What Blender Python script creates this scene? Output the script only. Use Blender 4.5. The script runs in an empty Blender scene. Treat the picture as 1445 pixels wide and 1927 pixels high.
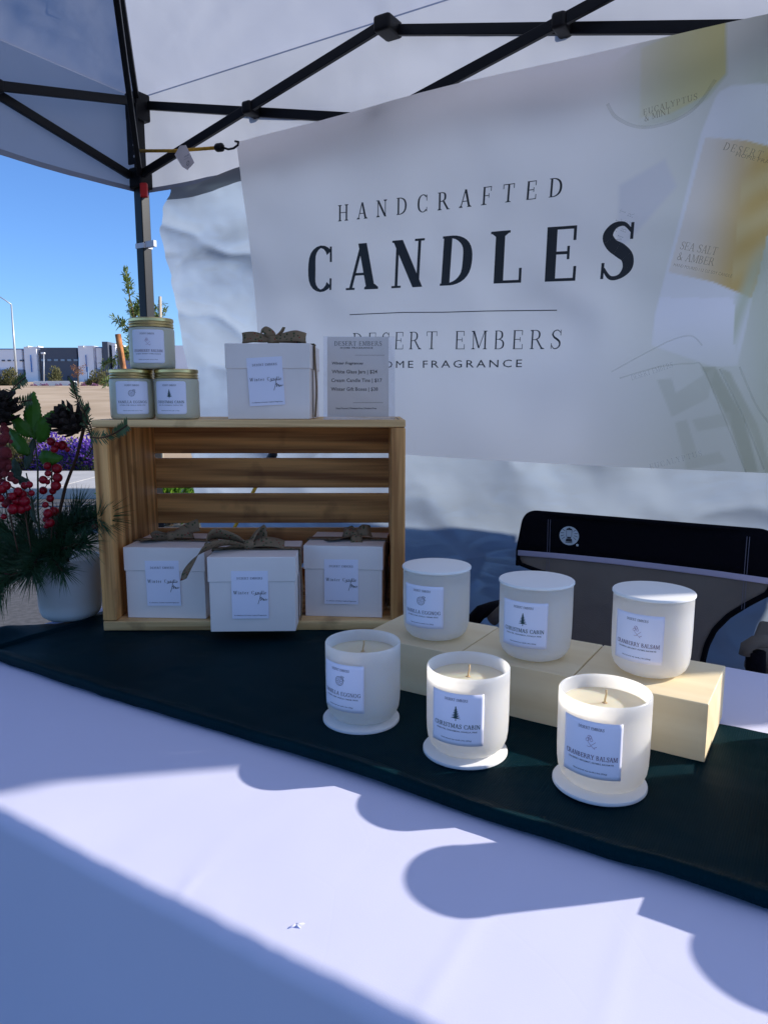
import bpy, bmesh, math, random
from mathutils import Vector, Matrix, noise
random.seed(7)
S = bpy.context.scene
COL = S.collection
R = math.radians

# ------------------------------------------------------------------ camera, world, sun, exposure
FPX, PITCH, ZC, T = 1374.0, R(8.6), 1.093, 0.75
cam = bpy.data.cameras.new('camera'); camo = bpy.data.objects.new('camera', cam); COL.objects.link(camo)
cam.sensor_fit = 'VERTICAL'; cam.sensor_height = 24; cam.lens = 24 * FPX / 1927
cam.clip_start = 0.02; cam.clip_end = 3000
camo.location = (0, 0, ZC); camo.rotation_euler = (R(90) - PITCH, 0, 0)
S.camera = camo
SUN_AZ, SUN_EL = R(9.6), R(26.5)
w = bpy.data.worlds.new('World'); S.world = w; w.use_nodes = True
nt = w.node_tree; bg = nt.nodes['Background']
sky = nt.nodes.new('ShaderNodeTexSky'); sky.sky_type = 'NISHITA'; sky.sun_disc = False
sky.sun_elevation = SUN_EL; sky.sun_rotation = R(90) - SUN_AZ
sky.air_density = 1.0; sky.dust_density = 0.4; sky.ozone_density = 2.5; sky.altitude = 400
tint = nt.nodes.new('ShaderNodeMix'); tint.data_type = 'RGBA'; tint.blend_type = 'MULTIPLY'; tint.inputs[0].default_value = 1; tint.inputs[7].default_value = (0.56, 0.79, 1.16, 1)
nt.links.new(sky.outputs[0], tint.inputs[6]); nt.links.new(tint.outputs[2], bg.inputs[0]); bg.inputs[1].default_value = 0.12
sl = bpy.data.lights.new('sun', 'SUN'); so = bpy.data.objects.new('sun', sl); COL.objects.link(so)
sl.energy = 4.2; sl.angle = R(0.6); sl.color = (1.0, 0.93, 0.83)
sd = Vector((math.cos(SUN_AZ) * math.cos(SUN_EL), math.sin(SUN_AZ) * math.cos(SUN_EL), math.sin(SUN_EL)))
so.rotation_euler = sd.to_track_quat('Z', 'Y').to_euler(); so.location = (6, 1, 6)
S.view_settings.view_transform = 'Standard'; S.view_settings.look = 'None'
S.view_settings.exposure = 0.6; S.view_settings.gamma = 1; S.view_settings.use_curve_mapping = False
S.cycles.use_denoising = True; S.cycles.max_bounces = 14; S.cycles.diffuse_bounces = 11
S.cycles.transmission_bounces = 8; S.cycles.transparent_max_bounces = 12
S.cycles.sample_clamp_indirect = 4
S.cycles.caustics_refractive = False; S.cycles.caustics_reflective = False

# ------------------------------------------------------------------ frame helpers
CA, SA = math.cos(R(-31.8)), math.sin(R(-31.8))
def UV(u, v, z=0.0): return Vector((u * CA - v * SA, u * SA + v * CA, z))   # u along the table, v away from its front
def uv(p): return (p[0] * CA + p[1] * SA, -p[0] * SA + p[1] * CA)
CF = Vector((0, math.cos(PITCH), -math.sin(PITCH))); CU = Vector((0, math.sin(PITCH), math.cos(PITCH))); CR = Vector((1, 0, 0))
CO = Vector((0, 0, ZC))
def ray(x, y): return CR * ((x - 722.5) / FPX) + CU * ((963.5 - y) / FPX) + CF
def on(x, y, z): d = ray(x, y); return CO + d * ((z - ZC) / d.z)
def at(x, y, Y): d = ray(x, y); return CO + d * (Y / d.y)
def px(p): q = Vector(p) - CO; k = q.dot(CF); return (722.5 + FPX * q.dot(CR) / k, 963.5 - FPX * q.dot(CU) / k)
PU, PV, TL = -2.0335, 1.7513, 2.985          # back left tent leg and tent side length
PAZ = R(-31.8)

# ------------------------------------------------------------------ materials
def mat(name, col, rough=0.6, metal=0.0, var=0.0, vscale=8.0, bump=0.0, bscale=200.0, sss=0.0, sssr=(0.02, 0.02, 0.02),
        trans=0.0, tcol=None, spec=0.5, sheen=0.0, stretch=(1, 1, 1), coords='Object', col2=None, alpha=None, transmission=0.0, ior=1.45, coat=0):
    m = bpy.data.materials.new(name); m.use_nodes = True
    n, l = m.node_tree.nodes, m.node_tree.links
    b = n['Principled BSDF']; out = n['Material Output']
    b.inputs['Base Color'].default_value = (*col, 1); b.inputs['Roughness'].default_value = rough
    b.inputs['Metallic'].default_value = metal; b.inputs['Specular IOR Level'].default_value = spec
    b.inputs['IOR'].default_value = ior
    if sss: 
        b.inputs['Subsurface Weight'].default_value = sss; b.inputs['Subsurface Radius'].default_value = (1, 1, 1)
        b.inputs['Subsurface Radius'].default_value = sssr; b.inputs['Subsurface Scale'].default_value = 1.0
    if sheen: b.inputs['Sheen Weight'].default_value = sheen
    if transmission: b.inputs['Transmission Weight'].default_value = transmission
    if coat: b.inputs['Coat Weight'].default_value = coat
    tc = n.new('ShaderNodeTexCoord'); mp = n.new('ShaderNodeMapping'); mp.inputs['Scale'].default_value = stretch
    l.new(tc.outputs[coords], mp.inputs[0])
    m['_map'] = mp.name
    if var or col2:
        t = n.new('ShaderNodeTexNoise'); t.inputs['Scale'].default_value = vscale; t.inputs['Detail'].default_value = 5
        l.new(mp.outputs[0], t.inputs[0])
        r = n.new('ShaderNodeValToRGB'); r.color_ramp.elements[0].position = 0.35; r.color_ramp.elements[1].position = 0.65
        c2 = col2 or tuple(min(1, c * (1 + var)) for c in col)
        c1 = col if col2 else tuple(c * (1 - var) for c in col)
        r.color_ramp.elements[0].color = (*c1, 1); r.color_ramp.elements[1].color = (*c2, 1)
        l.new(t.outputs[0], r.inputs[0]); l.new(r.outputs[0], b.inputs['Base Color'])
    if bump:
        t2 = n.new('ShaderNodeTexNoise'); t2.inputs['Scale'].default_value = bscale; t2.inputs['Detail'].default_value = 3
        l.new(mp.outputs[0], t2.inputs[0])
        bp = n.new('ShaderNodeBump'); bp.inputs['Strength'].default_value = bump; bp.inputs['Distance'].default_value = 0.002
        l.new(t2.outputs[0], bp.inputs['Height']); l.new(bp.outputs[0], b.inputs['Normal'])
    if trans:
        tr = n.new('ShaderNodeBsdfTranslucent'); tr.inputs[0].default_value = (*(tcol or col), 1)
        mx = n.new('ShaderNodeMixShader'); mx.inputs[0].default_value = trans
        l.new(b.outputs[0], mx.inputs[1]); l.new(tr.outputs[0], mx.inputs[2]); l.new(mx.outputs[0], out.inputs[0])
    if alpha is not None:                     # sheer ink
        src = out.inputs[0].links[0].from_socket; tp_ = n.new('ShaderNodeBsdfTransparent'); ma = n.new('ShaderNodeMixShader'); ma.inputs[0].default_value = alpha
        l.new(tp_.outputs[0], ma.inputs[1]); l.new(src, ma.inputs[2]); l.new(ma.outputs[0], out.inputs[0])
    return m

def wood(name, dark, light, along=0, scale=1.0, knots=True, rough=0.6):
    m = bpy.data.materials.new(name); m.use_nodes = True
    n, l = m.node_tree.nodes, m.node_tree.links; b = n['Principled BSDF']
    tc = n.new('ShaderNodeTexCoord'); mp = n.new('ShaderNodeMapping')
    sc = [26, 26, 26]; sc[along] = 1.6; mp.inputs['Scale'].default_value = [s * scale for s in sc]
    oi = n.new('ShaderNodeObjectInfo'); ad = n.new('ShaderNodeVectorMath'); ad.operation = 'ADD'
    ml = n.new('ShaderNodeMath'); ml.operation = 'MULTIPLY'; ml.inputs[1].default_value = 37.0
    l.new(oi.outputs['Random'], ml.inputs[0]); l.new(tc.outputs['Object'], mp.inputs[0])
    l.new(mp.outputs[0], ad.inputs[0]); l.new(ml.outputs[0], ad.inputs[1])
    t = n.new('ShaderNodeTexNoise'); t.inputs['Scale'].default_value = 1.0; t.inputs['Detail'].default_value = 6; t.inputs['Distortion'].default_value = 1.2
    l.new(ad.outputs[0], t.inputs[0])
    wv = n.new('ShaderNodeTexWave'); wv.wave_type = 'BANDS'; wv.bands_direction = 'DIAGONAL'; wv.inputs['Scale'].default_value = 0.7
    wv.inputs['Distortion'].default_value = 9; wv.inputs['Detail'].default_value = 3; wv.inputs['Detail Scale'].default_value = 0.6
    l.new(ad.outputs[0], wv.inputs[0])
    mx = n.new('ShaderNodeMath'); mx.operation = 'MULTIPLY_ADD'; mx.inputs[1].default_value = 0.28
    l.new(wv.outputs['Fac'], mx.inputs[0]); l.new(t.outputs[0], mx.inputs[2])
    mpf = n.new('ShaderNodeMapping'); sf_ = [210, 210, 210]; sf_[along] = 5; mpf.inputs['Scale'].default_value = sf_; l.new(tc.outputs['Object'], mpf.inputs[0])
    adf = n.new('ShaderNodeVectorMath'); l.new(mpf.outputs[0], adf.inputs[0]); l.new(ml.outputs[0], adf.inputs[1])
    tf = n.new('ShaderNodeTexNoise'); tf.inputs['Scale'].default_value = 1.0; tf.inputs['Detail'].default_value = 4; l.new(adf.outputs[0], tf.inputs[0])
    mf = n.new('ShaderNodeMath'); mf.operation = 'MULTIPLY_ADD'; mf.inputs[1].default_value = .6 if knots else .2; l.new(tf.outputs[0], mf.inputs[0]); l.new(mx.outputs[0], mf.inputs[2])
    sb = n.new('ShaderNodeMath'); sb.operation = 'SUBTRACT'; sb.inputs[1].default_value = .30 if knots else .10; l.new(mf.outputs[0], sb.inputs[0]); mx = sb
    r = n.new('ShaderNodeValToRGB'); r.color_ramp.elements[0].position = 0.38; r.color_ramp.elements[1].position = 0.85
    r.color_ramp.elements[0].color = (*light, 1); r.color_ramp.elements[1].color = (*dark, 1)
    l.new(mx.outputs[0], r.inputs[0])
    # large stains and knots
    t3 = n.new('ShaderNodeTexNoise'); t3.inputs['Scale'].default_value = 14; t3.inputs['Detail'].default_value = 4
    l.new(tc.outputs['Object'], t3.inputs[0])
    r3 = n.new('ShaderNodeValToRGB'); r3.color_ramp.elements[0].position = 0.60; r3.color_ramp.elements[1].position = 0.78
    r3.color_ramp.elements[0].color = (1, 1, 1, 1); r3.color_ramp.elements[1].color = (0.22, 0.15, 0.10, 1) if knots else (0.8, 0.78, 0.75, 1)
    l.new(t3.outputs[0], r3.inputs[0])
    mm = n.new('ShaderNodeMix'); mm.data_type = 'RGBA'; mm.blend_type = 'MULTIPLY'; mm.inputs[0].default_value = 0.8
    l.new(r.outputs[0], mm.inputs[6]); l.new(r3.outputs[0], mm.inputs[7]); l.new(mm.outputs[2], b.inputs['Base Color'])
    if knots:
        mk = n.new('ShaderNodeMapping'); sk = [11, 11, 11]; sk[along] = 5; mk.inputs['Scale'].default_value = sk; l.new(tc.outputs['Object'], mk.inputs[0])
        ak = n.new('ShaderNodeVectorMath'); l.new(mk.outputs[0], ak.inputs[0]); l.new(ml.outputs[0], ak.inputs[1]); vk = n.new('ShaderNodeTexVoronoi'); vk.inputs['Scale'].default_value = 1.0; l.new(ak.outputs[0], vk.inputs['Vector'])
        rk = n.new('ShaderNodeValToRGB'); rk.color_ramp.elements[0].position = .06; rk.color_ramp.elements[0].color = (.10, .05, .03, 1); rk.color_ramp.elements[1].position = .16; rk.color_ramp.elements[1].color = (1, 1, 1, 1)
        l.new(vk.outputs['Distance'], rk.inputs[0]); mk2 = n.new('ShaderNodeMix'); mk2.data_type = 'RGBA'; mk2.blend_type = 'MULTIPLY'; mk2.inputs[0].default_value = .85; l.new(mm.outputs[2], mk2.inputs[6]); l.new(rk.outputs[0], mk2.inputs[7]); l.new(mk2.outputs[2], b.inputs['Base Color'])
    b.inputs['Roughness'].default_value = rough
    bp = n.new('ShaderNodeBump'); bp.inputs['Strength'].default_value = 0.35; bp.inputs['Distance'].default_value = 0.001
    l.new(mx.outputs[0], bp.inputs['Height']); l.new(bp.outputs[0], b.inputs['Normal'])
    return m

# ------------------------------------------------------------------ mesh helpers
def link(name, me, m=None, parent=None, smooth=False):
    o = bpy.data.objects.new(name, me); COL.objects.link(o)
    if m is not None:
        for x in (m if isinstance(m, (list, tuple)) else [m]): me.materials.append(x)
    if parent is not None: o.parent = parent
    if smooth: me.shade_smooth()
    return o
def from_py(name, vs, fs, m=None, parent=None, smooth=False):
    me = bpy.data.meshes.new(name); me.from_pydata([tuple(v) for v in vs], [], fs); me.validate(); me.update()
    return link(name, me, m, parent, smooth)
def tag(o, label=None, cat=None, group=None, kind=None):
    if label: o['label'] = label
    if cat: o['category'] = cat
    if group: o['group'] = group
    if kind: o['kind'] = kind
    return o
def empty(name, loc, rz=0, label=None, cat=None, group=None):
    o = bpy.data.objects.new(name, None); COL.objects.link(o); o.location = loc; o.rotation_euler = (0, 0, rz); o.empty_display_size = 0.05
    return tag(o, label, cat, group)
class MB:
    def __init__(s): s.v = []; s.f = []
    def add(s, vs, fs):
        k = len(s.v); s.v += [Vector(v) for v in vs]; s.f += [tuple(i + k for i in f) for f in fs]
    def box(s, x0, x1, y0, y1, z0, z1, M=None):
        vs = [Vector((x, y, z)) for z in (z0, z1) for y in (y0, y1) for x in (x0, x1)]
        if M: vs = [M @ v for v in vs]
        s.add(vs, [(0, 2, 3, 1), (4, 5, 7, 6), (0, 1, 5, 4), (2, 6, 7, 3), (0, 4, 6, 2), (1, 3, 7, 5)])
    def bar(s, a, b, w, h, up=(0, 0, 1)):
        a, b = Vector(a), Vector(b); d = (b - a).normalized(); up = Vector(up)
        x = d.cross(up); x = x.normalized() if x.length > 1e-4 else Vector((1, 0, 0)); y = x.cross(d).normalized()
        vs = [p + x * sx * w / 2 + y * sy * h / 2 for p in (a, b) for sx, sy in ((-1, -1), (1, -1), (1, 1), (-1, 1))]
        s.add(vs, [(3, 2, 1, 0), (4, 5, 6, 7), (0, 1, 5, 4), (1, 2, 6, 5), (2, 3, 7, 6), (3, 0, 4, 7)])
    def tube(s, pts, r, n=8, cap=True):
        pts = [Vector(p) for p in pts]; N = len(pts)
        rs = r if isinstance(r, (list, tuple)) else [r] * N
        prev = None; rings = []
        for i, p in enumerate(pts):
            d = (pts[min(i + 1, N - 1)] - pts[max(i - 1, 0)]).normalized()
            if prev is None:
                x = d.orthogonal().normalized()
            else:
                x = prev - d * prev.dot(d); x = x.normalized() if x.length > 1e-6 else d.orthogonal().normalized()
            prev = x; y = d.cross(x)
            rings.append([p + (x * math.cos(a) + y * math.sin(a)) * rs[i] for a in [2 * math.pi * k / n for k in range(n)]])
        k = len(s.v); s.v += [q for g in rings for q in g]
        for i in range(N - 1):
            for j in range(n): s.f.append((k + i * n + j, k + i * n + (j + 1) % n, k + (i + 1) * n + (j + 1) % n, k + (i + 1) * n + j))
        if cap: s.f.append(tuple(k + j for j in reversed(range(n)))); s.f.append(tuple(k + (N - 1) * n + j for j in range(n)))
    def lathe(s, prof, n=64, c=(0, 0, 0)):
        c = Vector(c); k = len(s.v); idx = []
        for r, z in prof:
            if r < 1e-6: s.v.append(c + Vector((0, 0, z))); idx.append([len(s.v) - 1] * n)
            else:
                b = len(s.v); s.v += [c + Vector((r * math.cos(2 * math.pi * j / n), r * math.sin(2 * math.pi * j / n), z)) for j in range(n)]
                idx.append(list(range(b, b + n)))
        for i in range(len(prof) - 1):
            for j in range(n):
                q = [idx[i][j], idx[i][(j + 1) % n], idx[i + 1][(j + 1) % n], idx[i + 1][j]]
                q2 = []
                for a in q:
                    if a not in q2: q2.append(a)
                if len(q2) > 2: s.f.append(tuple(q2))
    def build(s, name, m=None, parent=None, smooth=False, bevel=0, seg=2, auto=None):
        o = from_py(name, s.v, s.f, m, parent, smooth)
        if bevel:
            b = o.modifiers.new('bevel', 'BEVEL'); b.width = bevel; b.segments = seg; b.limit_method = 'ANGLE'; b.angle_limit = R(40)
            o.data.shade_smooth(); 
            wn = o.modifiers.new('wn', 'WEIGHTED_NORMAL'); wn.keep_sharp = True
        if auto:
            o.data.shade_smooth(); o.data.set_sharp_from_angle(angle=R(auto))
        return o
def boxo(name, x0, x1, y0, y1, z0, z1, m, parent=None, bevel=0.0, M=None):
    b = MB(); b.box(x0, x1, y0, y1, z0, z1, M); return b.build(name, m, parent, bevel=bevel)
def grid(nx, ny, fn):
    vs = [fn(i / nx, j / ny) for j in range(ny + 1) for i in range(nx + 1)]
    fs = [(j * (nx + 1) + i, j * (nx + 1) + i + 1, (j + 1) * (nx + 1) + i + 1, (j + 1) * (nx + 1) + i) for j in range(ny) for i in range(nx)]
    return vs, fs
def nz(x, y, z=0.0): return noise.noise(Vector((x, y, z)))
def fbm(x, y, z=0.0, o=4):
    return noise.fractal(Vector((x, y, z)), 1.0, 2.0, o)

# ------------------------------------------------------------------ lettering: strokes for a serif face, built-in font for sans
def catmull(P, n=6):
    if len(P) < 3: return P
    out = []; Q = [P[0]] + P + [P[-1]]
    for i in range(1, len(Q) - 2):
        for k in range(n):
            t = k / n; a, b, c, d = Q[i - 1], Q[i], Q[i + 1], Q[i + 2]
            out.append(tuple(0.5 * ((2 * b[j]) + (c[j] - a[j]) * t + (2 * a[j] - 5 * b[j] + 4 * c[j] - d[j]) * t * t + (3 * b[j] - a[j] - 3 * c[j] + d[j]) * t ** 3) for j in range(len(b))))
    out.append(P[-1]); return out
def serif_font(TH, TN):
    """glyph -> (advance, polygons list as quads strips). TH thick stroke, TN thin stroke, cap height 1"""
    G = {}
    def ribbon(P, n=6):
        P = catmull([tuple(p) for p in P], n); L = []; Rr = []
        for i, (x, y, w_) in enumerate(P):
            a = P[max(0, i - 1)]; b = P[min(len(P) - 1, i + 1)]; dx, dy = b[0] - a[0], b[1] - a[1]; d = math.hypot(dx, dy) or 1
            L.append((x - dy / d * w_ / 2, y + dx / d * w_ / 2)); Rr.append((x + dy / d * w_ / 2, y - dx / d * w_ / 2))
        return [[L[i], Rr[i], Rr[i + 1], L[i + 1]] for i in range(len(P) - 1)]
    def ln(x0, y0, x1, y1, w_): return [[(x0 - w_ / 2, y0), (x0 + w_ / 2, y0), (x1 + w_ / 2, y1), (x1 - w_ / 2, y1)]]
    def st(x, y0=0, y1=1, w_=None): return ln(x, y0, x, y1, w_ or TH)
    def hb(x0, x1, y, t=None): t = t or TN; return [[(x0, y - t / 2), (x1, y - t / 2), (x1, y + t / 2), (x0, y + t / 2)]]
    def sf(x, y, w_=None, t=None):
        w_ = w_ or TH + 0.17; t = t or TN * 0.85; s_ = 1 if y < 0.5 else -1
        y0 = 0 if y < 0.5 else 1
        return [[(x - w_ / 2, y0), (x + w_ / 2, y0), (x + w_ / 2, y0 + s_ * t), (x - w_ / 2, y0 + s_ * t)],
                [(x - TH * .9, y0 + s_ * t), (x + TH * .9, y0 + s_ * t), (x + TH * .45, y0 + s_ * t * 2.4), (x - TH * .45, y0 + s_ * t * 2.4)]] if w_ > TH + .1 else \
               [[(x - w_ / 2, y0), (x + w_ / 2, y0), (x + w_ / 2, y0 + s_ * t), (x - w_ / 2, y0 + s_ * t)]]
    def arc(cx, cy, rx, ry, a0, a1, th=None, tn=None, n=18):
        th = th or TH * 1.1; tn = tn or TN; P = []
        for k in range(n + 1):
            a = R(a0 + (a1 - a0) * k / n); wd = tn + (th - tn) * abs(math.cos(a)) ** 1.3
            P.append((cx + (rx - wd / 2 * abs(math.cos(a))) * math.cos(a), cy + (ry - wd / 2 * abs(math.sin(a))) * math.sin(a), wd))
        return ribbon(P, 1)
    def vbar(x, y0, y1, w_): return [[(x - w_ / 2, y0), (x + w_ / 2, y0), (x + w_ / 2, y1), (x - w_ / 2, y1)]]
    a = TH / 2 + 0.09
    G['H'] = (0.86, st(.17) + st(.69) + hb(.17, .69, .52) + sf(.17, 0) + sf(.17, 1) + sf(.69, 0) + sf(.69, 1))
    G['I'] = (0.36, st(.18) + sf(.18, 0) + sf(.18, 1))
    G['N'] = (0.88, st(.17, w_=TN * 1.3) + st(.72, w_=TN * 1.3) + ln(.17, 1, .72, 0, TH * 1.25) + sf(.17, 0, .24) + sf(.72, 1, .24) + sf(.13, 1, .2))
    G['M'] = (1.04, st(.16, w_=TN * 1.3) + st(.87) + ln(.18, 1, .5, .06, TH * 1.1) + ln(.5, .06, .84, 1, TN * 1.3) + sf(.16, 0, .24) + sf(.87, 0) + sf(.87, 1) + sf(.14, 1, .2))
    G['A'] = (0.82, ln(.12, 0, .41, 1, TN * 1.5) + ln(.68, 0, .42, 1, TH * 1.15) + hb(.22, .6, .34) + sf(.12, 0, .24) + sf(.69, 0, TH + .17))
    G['V'] = (0.80, ln(.14, 1, .41, 0, TH * 1.15) + ln(.68, 1, .42, 0, TN * 1.5) + sf(.14, 1) + sf(.68, 1, .24))
    G['Y'] = (0.76, ln(.12, 1, .38, .45, TH * 1.1) + ln(.64, 1, .4, .45, TN * 1.5) + st(.38, 0, .47) + sf(.38, 0) + sf(.12, 1, .26) + sf(.64, 1, .22))
    G['W'] = (1.16, ln(.12, 1, .35, 0, TH * 1.1) + ln(.35, 0, .58, 1, TN * 1.5) + ln(.58, 1, .8, 0, TH * 1.1) + ln(.8, 0, 1.03, 1, TN * 1.5) + sf(.12, 1) + sf(.58, 1, .24) + sf(1.03, 1, .24))
    G['D'] = (0.84, st(.17) + arc(.27, .5, .5, .5, -90, 90) + hb(.1, .3, TN / 2) + hb(.1, .3, 1 - TN / 2) + sf(.14, 0, .2) + sf(.14, 1, .2))
    G['C'] = (0.80, arc(.45, .5, .38, .52, 48, 312) + vbar(.72, .64, .98, TN) + vbar(.72, .02, .28, TN) )
    G['G'] = (0.88, arc(.45, .5, .38, .52, 48, 318) + vbar(.72, .68, .98, TN) + st(.72, .04, .44) + sf(.72, 1, .01) + hb(.58, .86, .44))
    G['O'] = (0.90, arc(.45, .5, .4, .52, 0, 360, n=28))
    G['R'] = (0.84, st(.17) + arc(.34, .745, .27, .255, -90, 90) + hb(.1, .36, 1 - TN / 2) + hb(.17, .36, .49) + ln(.74, 0, .42, .5, TH * 1.1) + sf(.17, 0) + sf(.14, 1, .2) + sf(.76, 0, .22))
    G['B'] = (0.76, st(.17) + arc(.32, .76, .25, .24, -90, 90) + arc(.34, .27, .31, .27, -90, 90) + hb(.1, .34, 1 - TN / 2) + hb(.17, .36, .53) + hb(.1, .36, TN / 2))
    G['P'] = (0.72, st(.17) + arc(.34, .73, .29, .27, -90, 90) + hb(.1, .36, 1 - TN / 2) + hb(.17, .36, .46) + sf(.17, 0) + sf(.14, 1, .2))
    G['E'] = (0.72, st(.17) + hb(.1, .62, 1 - TN / 2) + hb(.1, .64, TN / 2) + hb(.17, .5, .52) + vbar(.61, .74, 1, TN) + vbar(.64, 0, .27, TN) + vbar(.5, .4, .64, TN * .9))
    G['F'] = (0.68, st(.17) + hb(.1, .6, 1 - TN / 2) + hb(.17, .48, .5) + vbar(.6, .74, 1, TN) + vbar(.48, .38, .62, TN * .9) + sf(.17, 0, TH + .24))
    G['L'] = (0.70, st(.17) + hb(.1, .62, TN / 2) + vbar(.62, 0, .28, TN) + sf(.17, 1, TH + .22))
    G['T'] = (0.76, st(.38) + hb(.06, .7, 1 - TN / 2) + vbar(.06, .74, 1, TN) + vbar(.7, .74, 1, TN) + sf(.38, 0, TH + .22))
    G['S'] = (0.66, ribbon([(.56, .84, TN), (.42, .97, TN * 1.3), (.24, .94, TH * .6), (.14, .78, TH * .95), (.22, .62, TH * 1.1), (.38, .51, TH * 1.25), (.52, .38, TH * 1.1), (.54, .2, TH * .9), (.42, .05, TN * 1.6), (.24, .03, TN * 1.3), (.1, .2, TN)])
              + vbar(.57, .7, .99, TN) + vbar(.09, .01, .3, TN))
    G['U'] = (0.84, st(.17, .32, 1) + st(.69, .32, 1, TN * 1.3) + arc(.43, .36, .26 + TH / 2, .38, 180, 360) + sf(.17, 1) + sf(.69, 1, .24))
    G['&'] = (0.86, ribbon([(.78, .48, TN), (.62, .2, TH * .6), (.36, .02, TN * 2), (.14, .14, TH * .8), (.18, .36, TH * .8), (.46, .62, TN * 1.3), (.46, .9, TH * .7), (.32, .97, TN), (.24, .8, TH * .7), (.4, .5, TH * .9), (.66, .12, TH), (.82, .02, TN)]))
    # lower case
    X = .62
    def sh(P, dx): return [[(x + dx, y) for x, y in q] for q in P]
    def ser(x, y, w_): return [[(x - w_ / 2, y), (x + w_ / 2, y), (x + w_ / 2, y + TN), (x - w_ / 2, y + TN)]]
    G['i'] = (0.30, vbar(.15, 0, X, TH) + ser(.15, 0, .24) + ser(.11, X - TN, .14) + arc(.15, .86, .07, .07, 0, 360, TH * .7, TH * .7, 8))
    G['n'] = (0.62, vbar(.15, 0, X, TH) + ser(.15, 0, .24) + ser(.11, X - TN, .14) + ribbon([(.16, .42, TN), (.28, .58, TN * 1.5), (.4, .58, TN * 2), (.46, .42, TH)]) + vbar(.46, 0, .44, TH) + ser(.46, 0, .22))
    G['t'] = (0.40, vbar(.18, .12, .82, TH) + hb(.04, .36, X) + ribbon([(.18, .14, TH), (.22, .03, TN * 2), (.36, .07, TN)]))
    G['e'] = (0.54, arc(.28, .31, .24, .33, 10, 320, TH, TN) + hb(.1, .5, .36))
    G['r'] = (0.44, vbar(.15, 0, X, TH) + ser(.15, 0, .24) + ser(.11, X - TN, .14) + ribbon([(.16, .38, TN), (.26, .56, TN * 1.6), (.4, .56, TH * .9)]))
    G['a'] = (0.54, arc(.23, .2, .17, .22, 0, 360, TH, TN) + vbar(.4, 0, .44, TH) + ribbon([(.4, .44, TH), (.32, .62, TN * 1.4), (.14, .55, TN * 1.8)]) + ser(.44, 0, .12))
    G['d'] = (0.60, arc(.26, .31, .22, .33, 0, 360, TH, TN) + vbar(.46, 0, 1.04, TH) + ser(.5, 0, .14) + ser(.42, 1.0, .14))
    G['l'] = (0.30, vbar(.15, 0, 1.04, TH) + ser(.15, 0, .24) + ser(.11, 1.0, .14))
    G[' '] = (0.42, [])
    return G
FONT_BOLD = serif_font(.2, .055); FONT_REG = serif_font(.12, .045); FONT_LIGHT = serif_font(.085, .035); FONT_TINY = serif_font(.14, .075)
LETTER_ID = []
def serif(text, font, h, width=None, track=0.0, align='C'):
    """-> polys in 2D, baseline y=0, centred on x=0 (or starting at 0)"""
    adv = [font[c][0] for c in text]; n = len(text)
    W0 = sum(adv) * h
    if width is not None:
        tr = (width - W0) / max(1, n - 1); sx = 1.0
        if tr < -0.06 * h: sx = width / W0; tr = 0
    else: tr = track * h; sx = 1.0
    x = 0; P = []; LETTER_ID.clear()
    for ci, (c, a_) in enumerate(zip(text, adv)):
        for q in font[c][1]: LETTER_ID.append(ci); P.append([((x + qx * h) * sx, qy * h) for qx, qy in q])
        x += a_ * h + tr
    tot = (x - tr) * sx; o = -tot / 2 if align == 'C' else 0
    return [[(qx + o, qy) for qx, qy in q] for q in P]
def sans(text, h, width=None, bold=0.0, align='C', space=1.0, shear=0.0):
    c = bpy.data.curves.new('t', 'FONT'); c.body = text; c.size = 1; c.offset = bold; c.space_character = space; c.shear = shear; c.resolution_u = 2
    o = bpy.data.objects.new('t', c); COL.objects.link(o)
    me = o.to_mesh(); vs = [v.co.copy() for v in me.vertices]; fs = [tuple(p.vertices) for p in me.polygons]
    o.to_mesh_clear(); bpy.data.objects.remove(o); bpy.data.curves.remove(c)
    x0 = min(v.x for v in vs); x1 = max(v.x for v in vs); y1 = 0.69
    sy = h / y1; sx = (width / (x1 - x0)) if width else sy
    cx = (x0 + x1) / 2 if align == 'C' else x0
    return [[((vs[i].x - cx) * sx, vs[i].y * sy) for i in f] for f in fs]
def moved(P, dx, dy, ang=0):
    c, s_ = math.cos(ang), math.sin(ang)
    return [[(x * c - y * s_ + dx, x * s_ + y * c + dy) for x, y in q] for q in P]
def polyline(pts, w_):
    out = []
    for (x0, y0), (x1, y1) in zip(pts[:-1], pts[1:]):
        dx, dy = x1 - x0, y1 - y0; d = math.hypot(dx, dy) or 1; nx, ny = -dy / d * w_ / 2, dx / d * w_ / 2
        out.append([(x0 + nx, y0 + ny), (x0 - nx, y0 - ny), (x1 - nx, y1 - ny), (x1 + nx, y1 + ny)])
    return out
def ringp(cx, cy, r, w_, n=20, a0=0, a1=360): return polyline([(cx + r * math.cos(R(a0 + (a1 - a0) * k / n)), cy + r * math.sin(R(a0 + (a1 - a0) * k / n))) for k in range(n + 1)], w_)
def put2d(name, P, fn, m, parent, maxlen=None):
    """polys -> mesh through a mapping (x, y) -> point"""
    vs, fs = [], []
    for i, q in enumerate(P):
        k = len(vs); l = (i % 7) * 1.5e-5; vs += [fn(x, y, l) for x, y in q]; fs.append(tuple(range(k, k + len(q))))
    o = from_py(name, vs, fs, m, parent); return o
def onv(x, y, v):                                   # point of the upright plane v = const seen at a pixel
    d = ray(x, y); n = Vector((-SA, CA, 0)); t = (v - CO.dot(n)) / d.dot(n); return CO + d * t

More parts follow.
